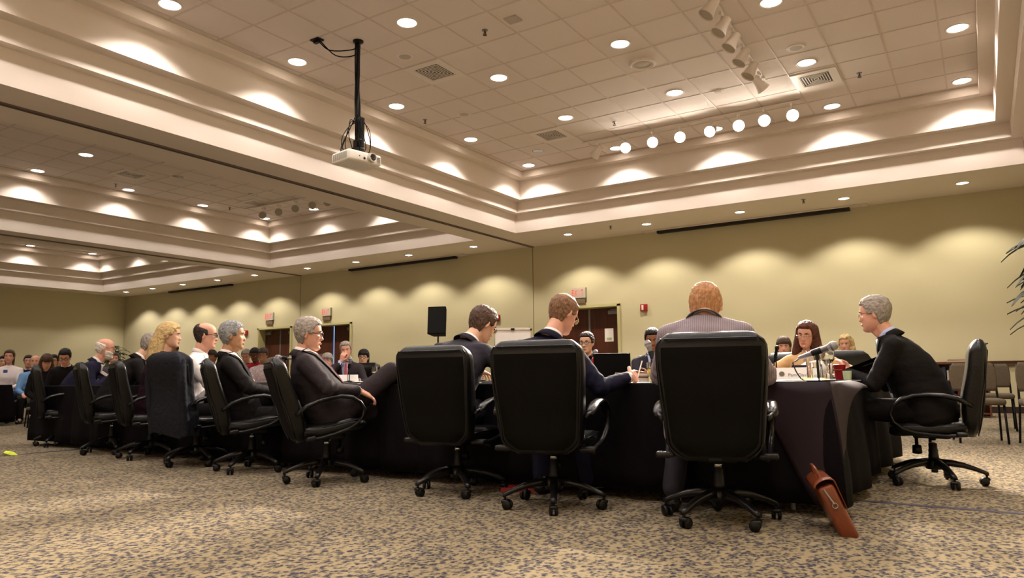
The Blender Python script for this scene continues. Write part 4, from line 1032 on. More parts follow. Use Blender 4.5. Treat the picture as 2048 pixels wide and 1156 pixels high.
    for s in (1, -1):
        b.caps(HJ[s], K[s], .094, .072, 16); b.caps(K[s], A[s] + Vector((0, 0, .02)), .070, .056, 16)
        b.caps(HJ[s], Mt @ Vector((0, 0, 0)), .095, .10, 14)
    rg = [[tuple(tp(.185 * sx * math.sin(2 * PI * q / 24), .14 * sx * math.cos(2 * PI * q / 24), s_)) for q in range(24)] for s_, sx in ((-.10, .75), (-.06, 1), (0, 1.02), (.08, .96))]; b.rings(rg)
    o = bpy.data.objects.new('trousers', remeshed(b, 'trousers', lm, vj * 1.1, 5, lambda c: .004 * noise3(c, 9))); COL.objects.link(o); o.parent = root
    for s in (1, -1):
        b = MB(); f0 = A[s]; dr = Vector((s * .12, 1, 0)).normalized() if not ft.get('dir') else Vector(ft['dir']).normalized()
        zz = f0.z - .045
        b.caps(Vector((f0.x, f0.y, zz)) - dr * .04, Vector((f0.x, f0.y, zz - .006)) + dr * .05, .040, .042, 12); b.caps(Vector((f0.x, f0.y, zz)), Vector((f0.x, f0.y, zz - .016)) + dr * .16, .036, .032, 12)
        me = b.mesh('shoe', M[shoe])
        for v in me.vertices: v.co.z = max(v.co.z, zz - .045 if f0.z < .2 else v.co.z)
        o = bpy.data.objects.new('shoe', me); COL.objects.link(o); o.parent = root
    # ---------------- jacket or top
    b = MB(); torso(b, 1.10, -.15, .56)
    for s in (1, -1):
        b.caps(tp(0, -.01, .515), S[s], .052, .066, 14)
        b.caps(S[s], S[s] + (tp(0, 0, .4) - S[s]) * .5, .070, .09, 14)
        d = (W_[s] - E[s]).normalized(); end = W_[s] - d * .03 if sleeve else E[s] - (E[s] - S[s]) * .1
        ra = .068 if sleeve else .062
        if sleeve:
            b.caps(S[s], E[s], ra, .056, 16); b.caps(E[s], end, .054, .041, 16)
        else: b.caps(S[s], S[s] + (E[s] - S[s]) * .62, ra, .058, 16)
    def wr(c):
        v = .0055 * noise3(c, 7, 3) + .0035 * noise3((c[0] * .6, c[1] * .6, c[2] * 1.7), 16, 8)
        for s in (1, -1):
            e = (Vector(c) - E[s]).length
            if e < .14: v += .0055 * math.sin((Vector(c) - E[s]).dot((S[s] - W_[s]).normalized()) * 120 + noise3(c, 10) * 3) * (1 - e / .14)
        return v
    jm = remeshed(b, 'jacket', M[top], vj, 4, wr)
    nm = {'char': 'suit_jacket', 'blk': 'suit_jacket', 'navy': 'suit_jacket', 'greys': 'suit_jacket', 'pin': 'suit_jacket', 'tan': 'jacket', 'gcard': 'cardigan'}.get(top, 'shirt')
    jo = bpy.data.objects.new(nm, jm); COL.objects.link(jo); jo.parent = root
    # shirt front, lapels and tie follow the jacket surface
    if shirt and lod < 3:
        bv = BVHTree.FromPolygons([v.co[:] for v in jm.vertices], [p.vertices[:] for p in jm.polygons]); inv = Mt.inverted()
        def surf(px, s, off):
            o_ = Mt @ Vector((px, .6, s)); d_ = (Mt.to_3x3() @ Vector((0, -1, 0))).normalized(); h = bv.ray_cast(o_, d_, 1.2)
            return tuple((h[0] if h[0] else Mt @ Vector((px, .05, s))) - d_ * off)
        smin = .16
        def wv(s): return open_front * .55 * max(0, (s - smin) / (.53 - smin)) ** .8 + .006
        def strip(name, mm, fn, off, cols=5, s0=smin, s1=.535, rows=16, par=None):
            c = MB(); rr_ = []
            for i in range(rows + 1):
                s_ = s0 + (s1 - s0) * i / rows; x0, x1 = fn(s_); rr_.append([surf(x0 + (x1 - x0) * j / (cols - 1), s_, off) for j in range(cols)])
            c.rings(rr_, closed=False); o = c.build(name, mm, par or root); md = o.modifiers.new('t', 'SOLIDIFY'); md.thickness = .003; md.offset = 1; return o
        sf = strip('shirt', M[shirt], lambda s_: (-wv(s_) - .01, wv(s_) + .01), .002, 9)
        if top in ('char', 'blk', 'navy', 'greys', 'pin', 'tan'):
            for q in (1, -1): strip('lapel', M[top], lambda s_: tuple(sorted((q * wv(s_), q * (wv(s_) + .012 + .05 * math.sin(PI * min(1, (s_ - smin) / .40))))))[::1], .007, 4, par=jo)
        if tie: strip('tie', M[tie], lambda s_: (-.014 - .014 * max(0, (.5 - s_) / .4), .014 + .014 * max(0, (.5 - s_) / .4)), .009, 4, .17, .525)
    if shirt or nm == 'suit_jacket':
        # folded collar round the neck
        c = MB(); rg = []
        ax0 = tp(0, -.006, .515); ax1 = hm((0, -.012, -.075)); up_ = (ax1 - ax0).normalized(); fwd_ = (Mt.to_3x3() @ Vector((0, 1, 0))); fwd_ = (fwd_ - up_ * fwd_.dot(up_)).normalized(); rt_ = fwd_.cross(up_)
        A0 = tp(0, -.005, .50); A1 = hm((0, -.022, -.060)); up_ = (A1 - A0).normalized(); fwd_ = (fwd_ - up_ * fwd_.dot(up_)).normalized(); rt_ = fwd_.cross(up_); base = A0.lerp(A1, .34)
        for rr0, zz in ((.062, .0), (.0595, .026), (.0615, .030), (.066, .022), (.073, -.008)):
            rg.append([tuple(base + rt_ * rr0 * (nk / .052) * math.sin(a_) + fwd_ * (rr0 * (nk / .052) * math.cos(a_) + .002) + up_ * (zz - .022 * max(0, math.cos(a_)))) for a_ in np.linspace(.18, 2 * PI - .18, 30)])
        c.rings(rg, closed=False); o = c.build('shirt_collar', M[shirt or 'shirt'], root); md = o.modifiers.new('t', 'SOLIDIFY'); md.thickness = .002
        if nm == 'suit_jacket':
            c = MB(); rg = []
            for rr0, zz in ((.068, .004), (.071, .009), (.077, .002), (.100, -.042)):
                rg.append([tuple(base + rt_ * rr0 * math.sin(a_) * 1.04 + fwd_ * (rr0 * math.cos(a_) + .0) + up_ * (zz - .05 * max(0, math.cos(a_) + .1))) for a_ in np.linspace(.75, 2 * PI - .75, 26)])
            c.rings(rg, closed=False); o = c.build('jacket_collar', M[top], root); md = o.modifiers.new('t', 'SOLIDIFY'); md.thickness = .004
    if cuffs and not nohands:
        for s in (1, -1):
            d = (W_[s] - E[s]).normalized(); c = MB(); c.tube([W_[s] - d * .05, W_[s] - d * .012], [.0375, .0365], 18); c.build('cuff', M[cuffs], root)
    # ---------------- hair
    if style != 'none':
        nzh, nah = (84, 90) if lod < 3 else (34, 36)
        Ph = head_grid(1, 1, False, nzh, nah); xx, yy, zz = Ph[..., 0], Ph[..., 1], Ph[..., 2]; m_ = hair_mask(xx, yy, zz, style)
        th = {'short': .013, 'recede': .011, 'bald': .012, 'balding': .011, 'fringe': .016}.get(style, .013) * (1.0 if not longhair else 1.25)
        c0 = np.array([0, -.008, .0]); nrm = Ph - c0; nrm = nrm / np.linalg.norm(nrm, axis=-1, keepdims=True)
        offs = (-.008 + (th + .008) * m_)
        if style in ('short', 'recede', 'fringe'): offs = offs + m_ * .006 * sm((zz - .07) / .03) * (1.0 if style != 'recede' else .3)
        if style == 'bald': offs = offs + m_ * .012 * sm((-yy - .05) / .03) * sm((.04 - np.abs(zz + .02)) / .04)
        jit = np.array([[noise3(Ph[i, j], 55, 4) * .0035 + noise3((Ph[i, j, 0], Ph[i, j, 1] * .4, Ph[i, j, 2] * .4), 190, 9) * .0025 for j in range(nah)] for i in range(nzh)])
        Ph = Ph + nrm * (offs + jit * m_)[..., None]
        hb = MB(); hb.add([tuple(p) for p in Ph.reshape(-1, 3)], grid_faces(nzh, nah), Mn)
        if longhair:
            for (p0, p1, r0, r1) in longhair: hb.caps(hm(p0), hm(p1), r0, r1, 14, 5)
            me = remeshed(hb, 'hair', M[hair], .007 if lod < 3 else .012, 2, (lambda c: .010 * noise3(c, 30, 2)) if hair == 'h_curl' else (lambda c: .0022 * noise3((c[0] * 3, c[1] * 3, c[2] * .15), 26, 2)))
            ho = bpy.data.objects.new('hair', me); COL.objects.link(ho); ho.parent = root
        else: ho = hb.build('hair', M[hair], root, angle=None)
    if beard:
        Ph = head_grid(1.0, 0, False, 60, 64); xx, yy, zz = Ph[..., 0], Ph[..., 1], Ph[..., 2]
        m_ = sm((-.045 - zz + np.abs(xx) * .35 - .0) / .012) * sm((yy - .0) / .02) * (1 - np.exp(-(xx / .02) ** 2 - ((zz + .069) / .007) ** 2)); c0 = np.array([0, -.01, -.02]); nrm = Ph - c0; nrm = nrm / np.linalg.norm(nrm, axis=-1, keepdims=True)
        jit = np.array([[noise3(p, 70) * .004 for p in row] for row in Ph]); Ph = Ph + nrm * ((-.008 + .020 * m_) + jit * m_)[..., None]
        hb = MB(); hb.add([tuple(p) for p in Ph.reshape(-1, 3)], grid_faces(60, 64), Mn); hb.build('beard', M[hair], root, angle=None)
    # ---------------- eyes, brows, lips
    for s in (1, -1):
        c = MB(); c.ell((s * .031, .0665, .002), (.0125, .0115, .0085), Mn, 12, 8); e = c.build('eye', M['eyew'], root, angle=None)
        c = MB(); c.ell((s * .031, .0745, .002), (.0055, .0045, .0055), Mn, 10, 6); c.build('iris', M['iris'], e, angle=None)
        c = MB(); c.tube([hm((s * .014, .090, .020)), hm((s * .030, .0895, .0265)), hm((s * .047, .078, .021))], [.0035, .004, .002], 6); c.build('eyebrow', M[brow], root)
        if lod == 1:
            c = MB(); c.tube([hm((s * (.019 + .0035 * q), .0765 + .003 * math.sin(PI * q / 7) - .0012 * q * .6, .0075 + .003 * math.sin(PI * q / 7))) for q in range(8)], .0022, 6); c.build('eyelid', M[skinm], root)
    if mouth:
        c = MB(); c.tube([hm((xx_, .0895 - 9 * xx_ * xx_ * 1.0 + .001, -.066 - 2 * xx_ * xx_)) for xx_ in np.linspace(-.022, .022, 7)], [.0015, .0035, .0042, .0038, .0042, .0035, .0015], 6)
        c.tube([hm((xx_, .0888 - 9 * xx_ * xx_, -.0735 + 3 * xx_ * xx_)) for xx_ in np.linspace(-.020, .020, 7)], [.0015, .0036, .0046, .0048, .0046, .0036, .0015], 6); c.build('lips', M['lips'] if skinm != 'skin_d' else M['skin_b'], root)
    # ---------------- glasses
    if glasses:
        g = MB(); gm, drop, fr_ = glasses
        for s in (1, -1):
            g.tube([hm((s * .033 + .023 * math.cos(a_), .098 - .006 * abs(math.cos(a_)) * (1 if math.cos(a_) * s > 0 else 0) , -.002 - drop + .0165 * math.sin(a_))) for a_ in np.linspace(0, 2 * PI, 15)], fr_, 6)
            g.tube([hm((s * .056, .090, .004 - drop)), hm((s * .072, .070, .005 - drop * .8)), hm((s * .079, -.005, .012)), hm((s * .078, -.03, .0))], fr_, 6)
        g.tube([hm((-.010, .1, .0 - drop)), hm((0, .103, .003 - drop)), hm((.010, .1, .0 - drop))], fr_, 6)
        go = g.build('glasses', gm, root)
        if lod == 1:
            g = MB()
            for s in (1, -1): g.add([tuple(hm((s * .033 + .022 * math.cos(a_), .0965, -.002 - drop + .0155 * math.sin(a_)))) for a_ in np.linspace(0, 2 * PI, 16)[:-1]], [tuple(range(15))])
            g.build('lens', M['glass'], go)
    return root, dict(hm=hm, tp=tp, W=W_, E=E, Mt=Mt, S=S)
M['glass'] = mat('clear glass', (1, 1, 1), .02, trans=1.0, ior=1.1, spec=.6)
M['gl_d'] = mat('dark spectacle frame', rgb(36, 22, 18), .3); M['gl_m'] = mat('metal spectacle frame', rgb(170, 150, 120), .25, metal=.8)
# --- near side, right to left
OFF = {}
hd = lambda **k: k
# C: red-haired man in pinstripes, straight back towards the viewer, head bowed
person(-1.35, 4.13, R(14), 'person with reddish hair in a grey pinstripe suit, seen from behind with head bowed', 'skin_r', 'h_red', 'short', 'brow_l', 'pin', 'greys', lean=R(7), curve=.05, hip=.46, girth=1.2, head=(0, R(32), 0), hoff=(0, .025, -.062),
       rw=(.2, .42, .76), lw=(-.16, .44, .76), rh=hd(fwd=(-.5, .8, 0), td=(-1, 0, 0), pn=(0, 0, -1)), lh=hd(fwd=(.5, .8, 0), td=(1, 0, 0), pn=(0, 0, -1)), shirt='shirt', sc_=1.13, knees={1: (.17, .38, .50), -1: (-.17, .38, .50)}, feet={1: (.16, .30, .09), -1: (-.2, .12, .09)}, cuffs='shirt')
# B: balding man writing
rB, iB = person(-2.46, 4.06, R(6), 'person with balding head and glasses in a dark navy suit, leaning in to write', 'skin_r', 'h_thin', 'recede', 'brow_l', 'navy', lean=R(18), curve=.08, girth=1.1, head=(R(-28), R(24), 0), hoff=(.01, .015, .02), side=R(4),
       rw=(.50, .34, .745), lw=(-.10, .46, .76), rpole=(.25, -.6, -.8), rh=hd(fwd=(.15, .95, .05), td=(-.5, 0, .8), pn=(-.9, -.2, -.3), curl=(.9, 1.0, 1.1, 1.1), thumb=.9), lh=hd(fwd=(.6, .8, 0), td=(1, 0, 0), pn=(0, 0, -1)), glasses=(M['gl_m'], .012, .0016), shirt='shirt', cuffs='shirt', sc_=1.05, feet={1: (.2, .35, .09), -1: (-.1, .3, .09)})
# A: brown-haired man bent forward
person(-3.32, 4.22, R(4), 'person with short brown hair in a charcoal suit, bent forward before the flip chart', 'skin', 'h_brown', 'short', 'brow_d', 'greys', lean=R(26), curve=.10, head=(R(-24), R(26), 0), hoff=(.01, .015, -.01), side=R(3),
       rw=(.30, .40, .735), lw=(-.05, .44, .76), rpole=(.9, -.5, -.3), rh=hd(fwd=(-.5, .8, 0), td=(-1, 0, .2), pn=(0, 0, -1)), glasses=(M['gl_m'], .006, .0016), shirt='shirt', cuffs='shirt', sc_=1.11, girth=1.1)
# M5: grey-haired man leaning back with crossed legs
person(-4.43, 4.08, R(-38), 'person with grey hair and dark glasses, charcoal suit and red tie, legs crossed', 'skin_r', 'h_grey', 'short', 'brow_g', 'char', lean=R(-30), curve=.05, hip=.46, hipy=.06, girth=1.25, head=(R(-12), R(2), 0), hoff=(0, .035, -.03), jaw=1.12,
       rw=(.20, .24, .655), lw=(-.10, .30, .66), rpole=(.9, -.3, -.5), lpole=(-.9, -.1, -.6), rh=hd(fwd=(-.25, .85, -.42), td=(-.8, 0, .2), pn=(-.3, -.2, -.9), curl=(.25, .3, .35, .45), thumb=.2, k=1.05), lh=hd(fwd=(.7, .6, -.2), td=(0, .2, 1), pn=(.2, -.6, -.5), k=1.05),
       shirt='shirt', tie='tie_r', cuffs='shirt', glasses=(M['gl_d'], .0, .0026), sc_=1.06, open_front=.16, knees={1: (.06, .50, .80), -1: (-.13, .52, .52)}, feet={1: (-.30, .62, .60), -1: (-.12, .62, .09)})
# M4: silver-haired man with dark tie
person(-5.66, 4.20, R(-34), 'person with silver-grey hair in a black suit and dark tie, hands resting together', 'skin_a', 'h_silver', 'short', 'brow_g', 'blk', lean=R(-20), curve=.05, hip=.45, hipy=.04, girth=1.15, head=(R(-6), R(-2), 0), hoff=(0, .03, -.01), jaw=1.1,
       rw=(.17, .30, .64), lw=(-.02, .30, .665), rpole=(.9, -.3, -.5), lpole=(-.9, -.1, -.6), rh=hd(fwd=(-.15, .85, -.45), td=(-.8, 0, .3), pn=(-.2, -.3, -.9), curl=(.2, .25, .3, .4), thumb=.2, k=1.05), lh=hd(fwd=(.85, .4, -.1), td=(0, .4, .9), pn=(0, -.7, -.4), k=1.05),
       shirt='shirt', tie='tie_d', cuffs='shirt', sc_=1.05, open_front=.15)
# M3: man in a white shirt
person(-6.70, 4.42, R(-42), 'person in a white shirt with receding dark hair and dark glasses, facing the table', 'skin_r', 'h_dkbr', 'balding', 'brow_d', 'shirt', 'blk', lean=R(8), curve=.06, hip=.45, girth=1.1, head=(R(0), R(2), 0), hoff=(0, .01, 0), jaw=1.06,
       rw=(.1, .42, .76), lw=(-.1, .42, .76), glasses=(M['gl_d'], .0, .0026), sc_=1.08, shirt='shirt', lod=1)
# M2: long-haired blond woman
person(-7.50, 4.57, R(-32), 'person with long straight blond hair and a dark plum top, facing the table', 'skin', 'h_blond', 'short', 'brow_l', 'plum', 'blk', lean=R(6), curve=.04, hip=.46, head=(R(-10), R(2), 0), hoff=(0, .01, 0), female=True, sc_=1.10,
       rw=(.12, .42, .76), lw=(-.1, .42, .76), longhair=[((0, -.05, .04), (0, -.12, -.12), .085, .07), ((0, -.11, -.08), (.02, -.15, -.28), .075, .045), ((.04, -.06, .0), (.05, -.08, -.24), .045, .028), ((-.05, -.05, .02), (-.07, -.02, -.24), .04, .025), ((.0, .05, .085), (.05, .062, .045), .025, .012), ((.0, .05, .085), (-.055, .055, .035), .025, .012)])
# M1: man half hidden behind her, head down
person(-8.45, 4.62, R(-16), 'person in a dark suit with short grey hair, half hidden behind the blond woman', 'skin', 'h_grey', 'short', 'brow_g', 'blk', lean=R(22), curve=.1, head=(R(-10), R(20), 0), hoff=(0, .015, 0), shirt='shirt', sc_=1.08, lod=2, rw=(.12, .42, .76), lw=(-.1, .42, .76))
# M0: bald man with white beard in navy
person(-9.88, 4.86, R(-34), 'person with bald crown, white hair and beard in a navy suit, leaning on the table', 'skin_r', 'h_white', 'bald', 'brow_g', 'navy', lean=R(24), curve=.10, girth=1.15, head=(R(-4), R(6), 0), hoff=(0, .02, 0), shirt='shirt', beard=True, glasses=(M['gl_m'], .0, .0022), sc_=1.08, lod=2, jaw=1.08,
       rw=(.12, .36, .77), lw=(-.04, .36, .80), lh=hd(fwd=(.3, .2, .9), td=(0, -1, 0), pn=(0, -1, 0)))
# R: man in profile at the table end
person(-.42, 6.02, R(88), 'person in profile at the table end, dark suit and glasses, hands clasped on the cloth', 'skin_r', 'h_grey', 'short', 'brow_g', 'blk', lean=R(16), curve=.10, girth=1.2, head=(R(0), R(4), 0), hoff=(0, .02, -.01), jaw=1.12,
       rw=(.09, .42, .75), lw=(-.07, .43, .75), rpole=(.6, -.6, -.6), lpole=(-.6, -.6, -.5), rh=hd(fwd=(-.55, .75, .1), td=(-.1, -.2, 1), pn=(-.9, -.4, 0), curl=(.9, .95, 1, 1.05), k=1.05), lh=hd(fwd=(.5, .8, .1), td=(.1, -.2, 1), pn=(.9, -.4, 0), curl=(.8, .85, .9, .95), k=1.05),
       shirt='bshirt', tie='tie_g', cuffs='bshirt', glasses=(M['gl_m'], .0, .0018), sc_=1.06, feet={1: (.15, .50, .09), -1: (-.12, .48, .09)})

# pen in the writing hand, watch on the silver-haired man
Wp = iB['W'][1]; pw = rB.matrix_basis @ (Wp + Vector((.03, .10, .02)))
o = MB(); o.tube([(0, 0, -.05), (0, 0, .07), (0, 0, .09)], [.0035, .0045, .0045], 8); o = o.build('pen', M['paper']); o.location = pw; o.rotation_euler = (R(-18), R(10), 0); tag(o, 'slim pale pen held upright in the writing hand', 'pen')
# --- across the table
person(-1.43, 7.50, R(186), 'person with long auburn hair and glasses in a tan jacket, reading at the table', 'skin_r', 'h_auburn', 'short', 'brow_d', 'tan', 'blk', lean=R(12), curve=.04, head=(R(-14), R(10), R(-6)), female=True, lod=2, hip=.47,
       rw=(.30, .30, .77), lw=(-.30, .30, .77), rpole=(.9, -.2, -.4), lpole=(-.9, -.2, -.4), rh=hd(fwd=(-.9, .4, 0), td=(0, 1, .3), pn=(0, 0, -1)), lh=hd(fwd=(.9, .4, 0), td=(0, 1, .3), pn=(0, 0, -1)), glasses=(M['gl_m'], .006, .0022), shirt='pink', open_front=.06, group=None,
       longhair=[((.045, -.03, .05), (.10, -.03, -.22), .06, .055), ((-.045, -.03, .05), (-.10, -.03, -.22), .06, .055), ((0, -.06, .04), (0, -.12, -.20), .08, .08), ((.03, .03, .09), (.078, .02, .0), .035, .022), ((-.03, .03, .09), (-.078, .02, .0), .035, .022)])
person(-3.10, 7.68, R(205), 'person with black hair and a grey suit, arms folded across the table', 'skin_b', 'h_dark', 'short', 'brow_d', 'greys', lean=R(6), curve=.05, head=(R(-6), R(12), 0), lod=2, shirt='bshirt', hip=.48,
       rw=(-.06, .28, .74), lw=(.06, .30, .78), rpole=(.9, .1, -.5), lpole=(-.9, .1, -.5), rh=hd(fwd=(-1, .1, .1), td=(0, 0, 1), pn=(0, -1, 0)), lh=hd(fwd=(1, .1, .1), td=(0, 0, 1), pn=(0, -1, 0)))
person(-3.82, 7.55, R(188), 'person in a red sweater, mostly hidden behind the open laptop', 'skin', 'h_dkbr', 'short', 'brow_d', 'redt', 'blk', lean=R(10), curve=.05, lod=2, hip=.46, glasses=(M['gl_d'], .0, .0025))
person(-7.80, 7.62, R(218), 'person with short grey hair and coral tie, hand raised to the chin', 'skin_r', 'h_grey', 'short', 'brow_g', 'char', lean=R(4), curve=.05, head=(R(4), R(4), R(6)), lod=2, shirt='bshirt', tie='tie_p', cuffs='bshirt', hip=.49, open_front=.12,
       rw=(.06, .17, 1.03), lw=(-.2, .36, .76), rpole=(.7, .2, -.8), rh=hd(fwd=(-.25, .1, .95), td=(-.6, .3, .3), pn=(-.3, -1, 0), curl=(.9, .9, 1, 1)))
AUDG = 'seated audience beyond the table'
person(-8.66, 8.85, R(210), 'person with dark hair and glasses behind the man with the coral tie', 'skin', 'h_dark', 'fringe', 'brow_d', 'blk', lean=R(4), lod=3, glasses=(M['gl_d'], 0, .003), hip=.42, group=None, longhair=[((0, -.04, .03), (0, -.06, -.12), .09, .08)])
person(-2.10, 9.5, R(190), 'person in a teal sweater, mostly hidden behind the woman in tan', 'skin_r', 'h_brown', 'fringe', 'brow_d', 'teal', 'blk', lod=3, hip=.40, longhair=[((0, -.04, .03), (0, -.06, -.12), .09, .07)])
person(-1.60, 11.0, R(180), 'person with curly blond hair in a grey cardigan, sitting back by the wall', 'skin_r', 'h_curl', 'short', 'brow_l', 'gcard', 'blk', lod=2, hip=.47, female=True, head=(R(-6), R(4), 0), shirt='bshirt',
       longhair=[((.05, -.02, .05), (.085, -.02, -.12), .05, .045), ((-.05, -.02, .05), (-.085, -.02, -.12), .05, .045), ((0, -.06, .04), (0, -.08, -.12), .08, .07), ((.03, .02, .10), (.05, .03, .08), .035, .03), ((-.04, .02, .10), (-.05, .04, .07), .035, .03)])
office_chair(-1.58, 10.92, R(180), 'black chair under the woman with curly blond hair', .3)
# audience rows, far side of the hall
aud = [
 (-16.40, 6.80, 235, 'person in a white T-shirt with a blue badge on a lanyard, brown shoulder-length hair', 'skin_r', 'h_brown', 'short', 'wht', 'jean', 1.387, [((0, -.05, .03), (0, -.08, -.16), .085, .07)], None, {}),
 (-17.87, 7.30, 245, 'person with black hair in dark clothes at the frame edge behind the white T-shirt', 'skin', 'h_dark', 'short', 'blk', 'blk', 1.318, None, None, {}),
 (-17.43, 7.60, 240, 'person with dark hair and a navy top, left of the blue shirt', 'skin_r', 'h_dkbr', 'short', 'navy', 'blk', 1.323, None, None, {}),
 (-15.78, 7.00, 240, 'person in a pale blue shirt with thin grey hair, second row', 'skin_r', 'h_grey', 'balding', 'blue', 'blk', 1.275, None, None, {}),
 (-14.04, 6.40, 250, 'person with long brown hair looking down, dark jacket', 'skin_r', 'h_brown', 'fringe', 'blk', 'blk', 1.208, [((.04, -.03, .04), (.09, .0, -.2), .055, .05), ((-.04, -.03, .04), (-.09, .0, -.2), .055, .05), ((0, -.05, .03), (0, -.08, -.18), .08, .07)], None, dict(head=(0, R(24), 0), lean=R(10))),
 (-15.91, 7.40, 235, 'person in a white shirt and dark tie, third from the blue shirt', 'skin_a', 'h_dark', 'short', 'shirt', 'blk', 1.294, None, 'tie_d', {}),
 (-16.68, 7.90, 240, 'person with dark brown hair in a black jacket beside the white shirt', 'skin_a', 'h_dkbr', 'short', 'blk', 'blk', 1.30, [((0, -.05, .03), (0, -.08, -.14), .085, .07)], None, {}),
 (-12.85, 6.20, 232, 'person with black hair and glasses in a dark suit, bent over papers', 'skin_r', 'h_dark', 'short', 'blk', 'blk', 1.278, None, None, dict(head=(0, R(26), 0), lean=R(14), gl=True)),
 (-15.14, 8.20, 250, 'person in a white shirt whose face shows beside the white beard', 'skin_r', 'h_brown', 'short', 'shirt', 'blk', 1.33, None, None, {}),
 (-12.72, 8.00, 210, 'person with dark skin and shaved head, glimpsed beyond the blond woman', 'skin_b', 'h_dark', 'balding', 'shirt', 'blk', 1.45, None, None, {}),
 (-12.27, 8.50, 215, 'person in brown, glimpsed behind the microphone and the white shirt', 'skin_b', 'h_dkbr', 'fringe', 'redt', 'blk', 1.309, None, None, {}),
 (-12.68, 9.60, 215, 'person with grey hair looking down, beyond the black suit lapel', 'skin_r', 'h_grey', 'short', 'greys', 'blk', 1.322, None, None, dict(head=(0, R(24), 0))),
 (-11.89, 9.20, 215, 'person with dark skin in a bright red shirt, head lowered', 'skin_d', 'h_dark', 'short', 'redt', 'blk', 1.313, None, None, dict(head=(0, R(22), 0))),
 (-11.29, 8.90, 215, 'person with tied dark hair, glasses and a pale blouse before the brown doors', 'skin_b', 'h_dkbr', 'fringe', 'pink', 'blk', 1.262, None, None, dict(gl=True)),
 (-9.82, 9.00, 215, 'person with brown hair and patterned top, glimpsed behind the red tie', 'skin_r', 'h_brown', 'fringe', 'pink', 'blk', 1.094, [((0, -.04, .02), (0, -.06, -.1), .085, .07)], None, {}),
 (-9.26, 8.60, 215, 'person with grey-blond hair and grey top beside the chin-resting man', 'skin_r', 'h_grey', 'fringe', 'gcard', 'blk', 1.11, [((0, -.04, .02), (0, -.06, -.1), .085, .07)], None, {}),
]
for i, (x, y, a, lab, sk, hr, st, tp_, lg, ztop, lh_, ti, ex) in enumerate(aud):
    sc2 = 1.06; hipz = ztop / sc2 - .80
    person(x, y, R(a), lab, sk, hr, st, 'brow_d', tp_, lg, lean=ex.get('lean', R(2)), head=ex.get('head', (0, 0, 0)), lod=3, hip=max(.30, hipz + (.06 if ex else 0)), sc_=sc2, longhair=lh_, shirt='shirt' if ti else None, group=AUDG, glasses=(M['gl_d'], 0, .003) if ex.get('gl') else None, female=bool(lh_),
           rw=(.12, .30, hipz + .12), lw=(-.12, .30, hipz + .12), lift=0, feet={1: (.13, .44, .09), -1: (-.13, .44, .09)})
    s_ = stack_chair(x, y, R(a), 'taupe stacking chair under the ' + ' '.join(lab.split(',')[0].split()[:11]), 'taupe chairs of the audience')
    s_.scale = (1, 1, max(.72, min(1.05, (hipz * sc2) / .50)))
# lanyard badge
t = tag(MB().box((0, 0, 0), (.07, .012, .06)).build('lanyard_badge', mat('blue badge', rgb(60, 80, 150), .5), smooth=False), 'blue badge hanging on the chest of the person in the white T-shirt', 'badge'); t.location = (-16.40 + .15, 6.80 - .12, 1.0); t.rotation_euler = (0, 0, R(55))

# ================================================================= THINGS ON THE TABLE
TT = TZ + .005
M['water'] = mat('water', (1, 1, 1), .0, trans=1.0, ior=1.33); M['gl'] = mat('drinking glass', (.95, .97, .97), .02, trans=1.0, ior=1.45)
M['mic'] = mat('microphone grille', rgb(176, 172, 172), .35, metal=.5, bump=.8, bscale=500); M['micb'] = mat('microphone body', rgb(110, 106, 108), .35, metal=.4)
def microphone(x, y, z, d, label, dark=False, base=True, group='table microphones', L=.17, k=1.0):
    """handheld microphone in a clip on a table stand; (x, y, z) is the grille, d the way the handle runs"""
    d = Vector(d).normalized(); q = d.to_track_quat('Z', 'Y').to_matrix().to_4x4(); t = thing('microphone', label, 'microphone', (x, y, z), 0, group)
    q = q @ Matrix.Scale(k, 4)
    a = MB(); a.lathe([(.001, -.026), (.015, -.022), (.0245, -.008), (.0255, .006), (.022, .022), (.018, .03)], 20, q); a.build('grille', M['black'] if dark else M['mic'], t)
    a = MB(); a.lathe([(.0255, .004), (.0265, .008), (.0255, .013)], 20, q); a.lathe([(.018, .028), (.0165, .06), (.0125, L), (.0115, L + .01), (.001, L + .011)], 18, q); a.build('handle', M['black'] if dark else M['micb'], t)
    c = d * (.095 * k); sx = c.copy(); foot = Vector((c.x + d.x * .06, c.y + d.y * .06, TT - z))
    a = MB(); a.tube([c - Vector((0, 0, .0)) - d * .03, c + d * .03], .0195 * k, 12); a.tube([c, c + Vector((0, 0, -.05))], .012, 8); a.build('clip', M['black'], t)
    a = MB(); a.tube([c + Vector((0, 0, -.05)), Vector((c.x, c.y, TT - z + .02))], .007, 8); a.lathe([(.07, 0), (.07, .010), (.03, .018), (.008, .022)], 24, T(c.x, c.y, TT - z + .0005)); a.build('desk_stand', M['black'], t)
    a = MB(); e = d * (L * k); a.cable([e, e + d * .03 + Vector((0, 0, -.01)), Vector((e.x + d.x * .05, e.y + d.y * .05, (TT - z) * .5)), Vector((e.x + .02, e.y - .02, TT - z + .006)), Vector((e.x + .18, e.y + .05, TT - z + .006))], .004, 6); a.build('cable', M['black'], t)
    return t
microphone(-.76, 4.74, .955, (-.95, .1, -.32), 'large grey microphone pointing at the man in profile, over the name card', L=.19, k=1.1)
microphone(-2.05, 4.98, 1.02, (.35, -.1, -.9), 'pale round-headed microphone before the face of the man with folded arms')
microphone(-3.35, 6.75, 1.03, (-.72, .2, -.55), 'pale microphone tilted up behind the dark laptop lid')
microphone(-5.95, 4.86, 1.01, (.96, .25, -.10), 'grey microphone lying level beside the shoulder of the grey-haired man')
microphone(-7.00, 4.95, 1.02, (.55, .2, -.75), 'grey microphone beyond the chin of the man in the white shirt')
microphone(-6.85, 6.75, 1.04, (-.25, .1, -.9), 'microphone with bright grille beside the chin-resting man')
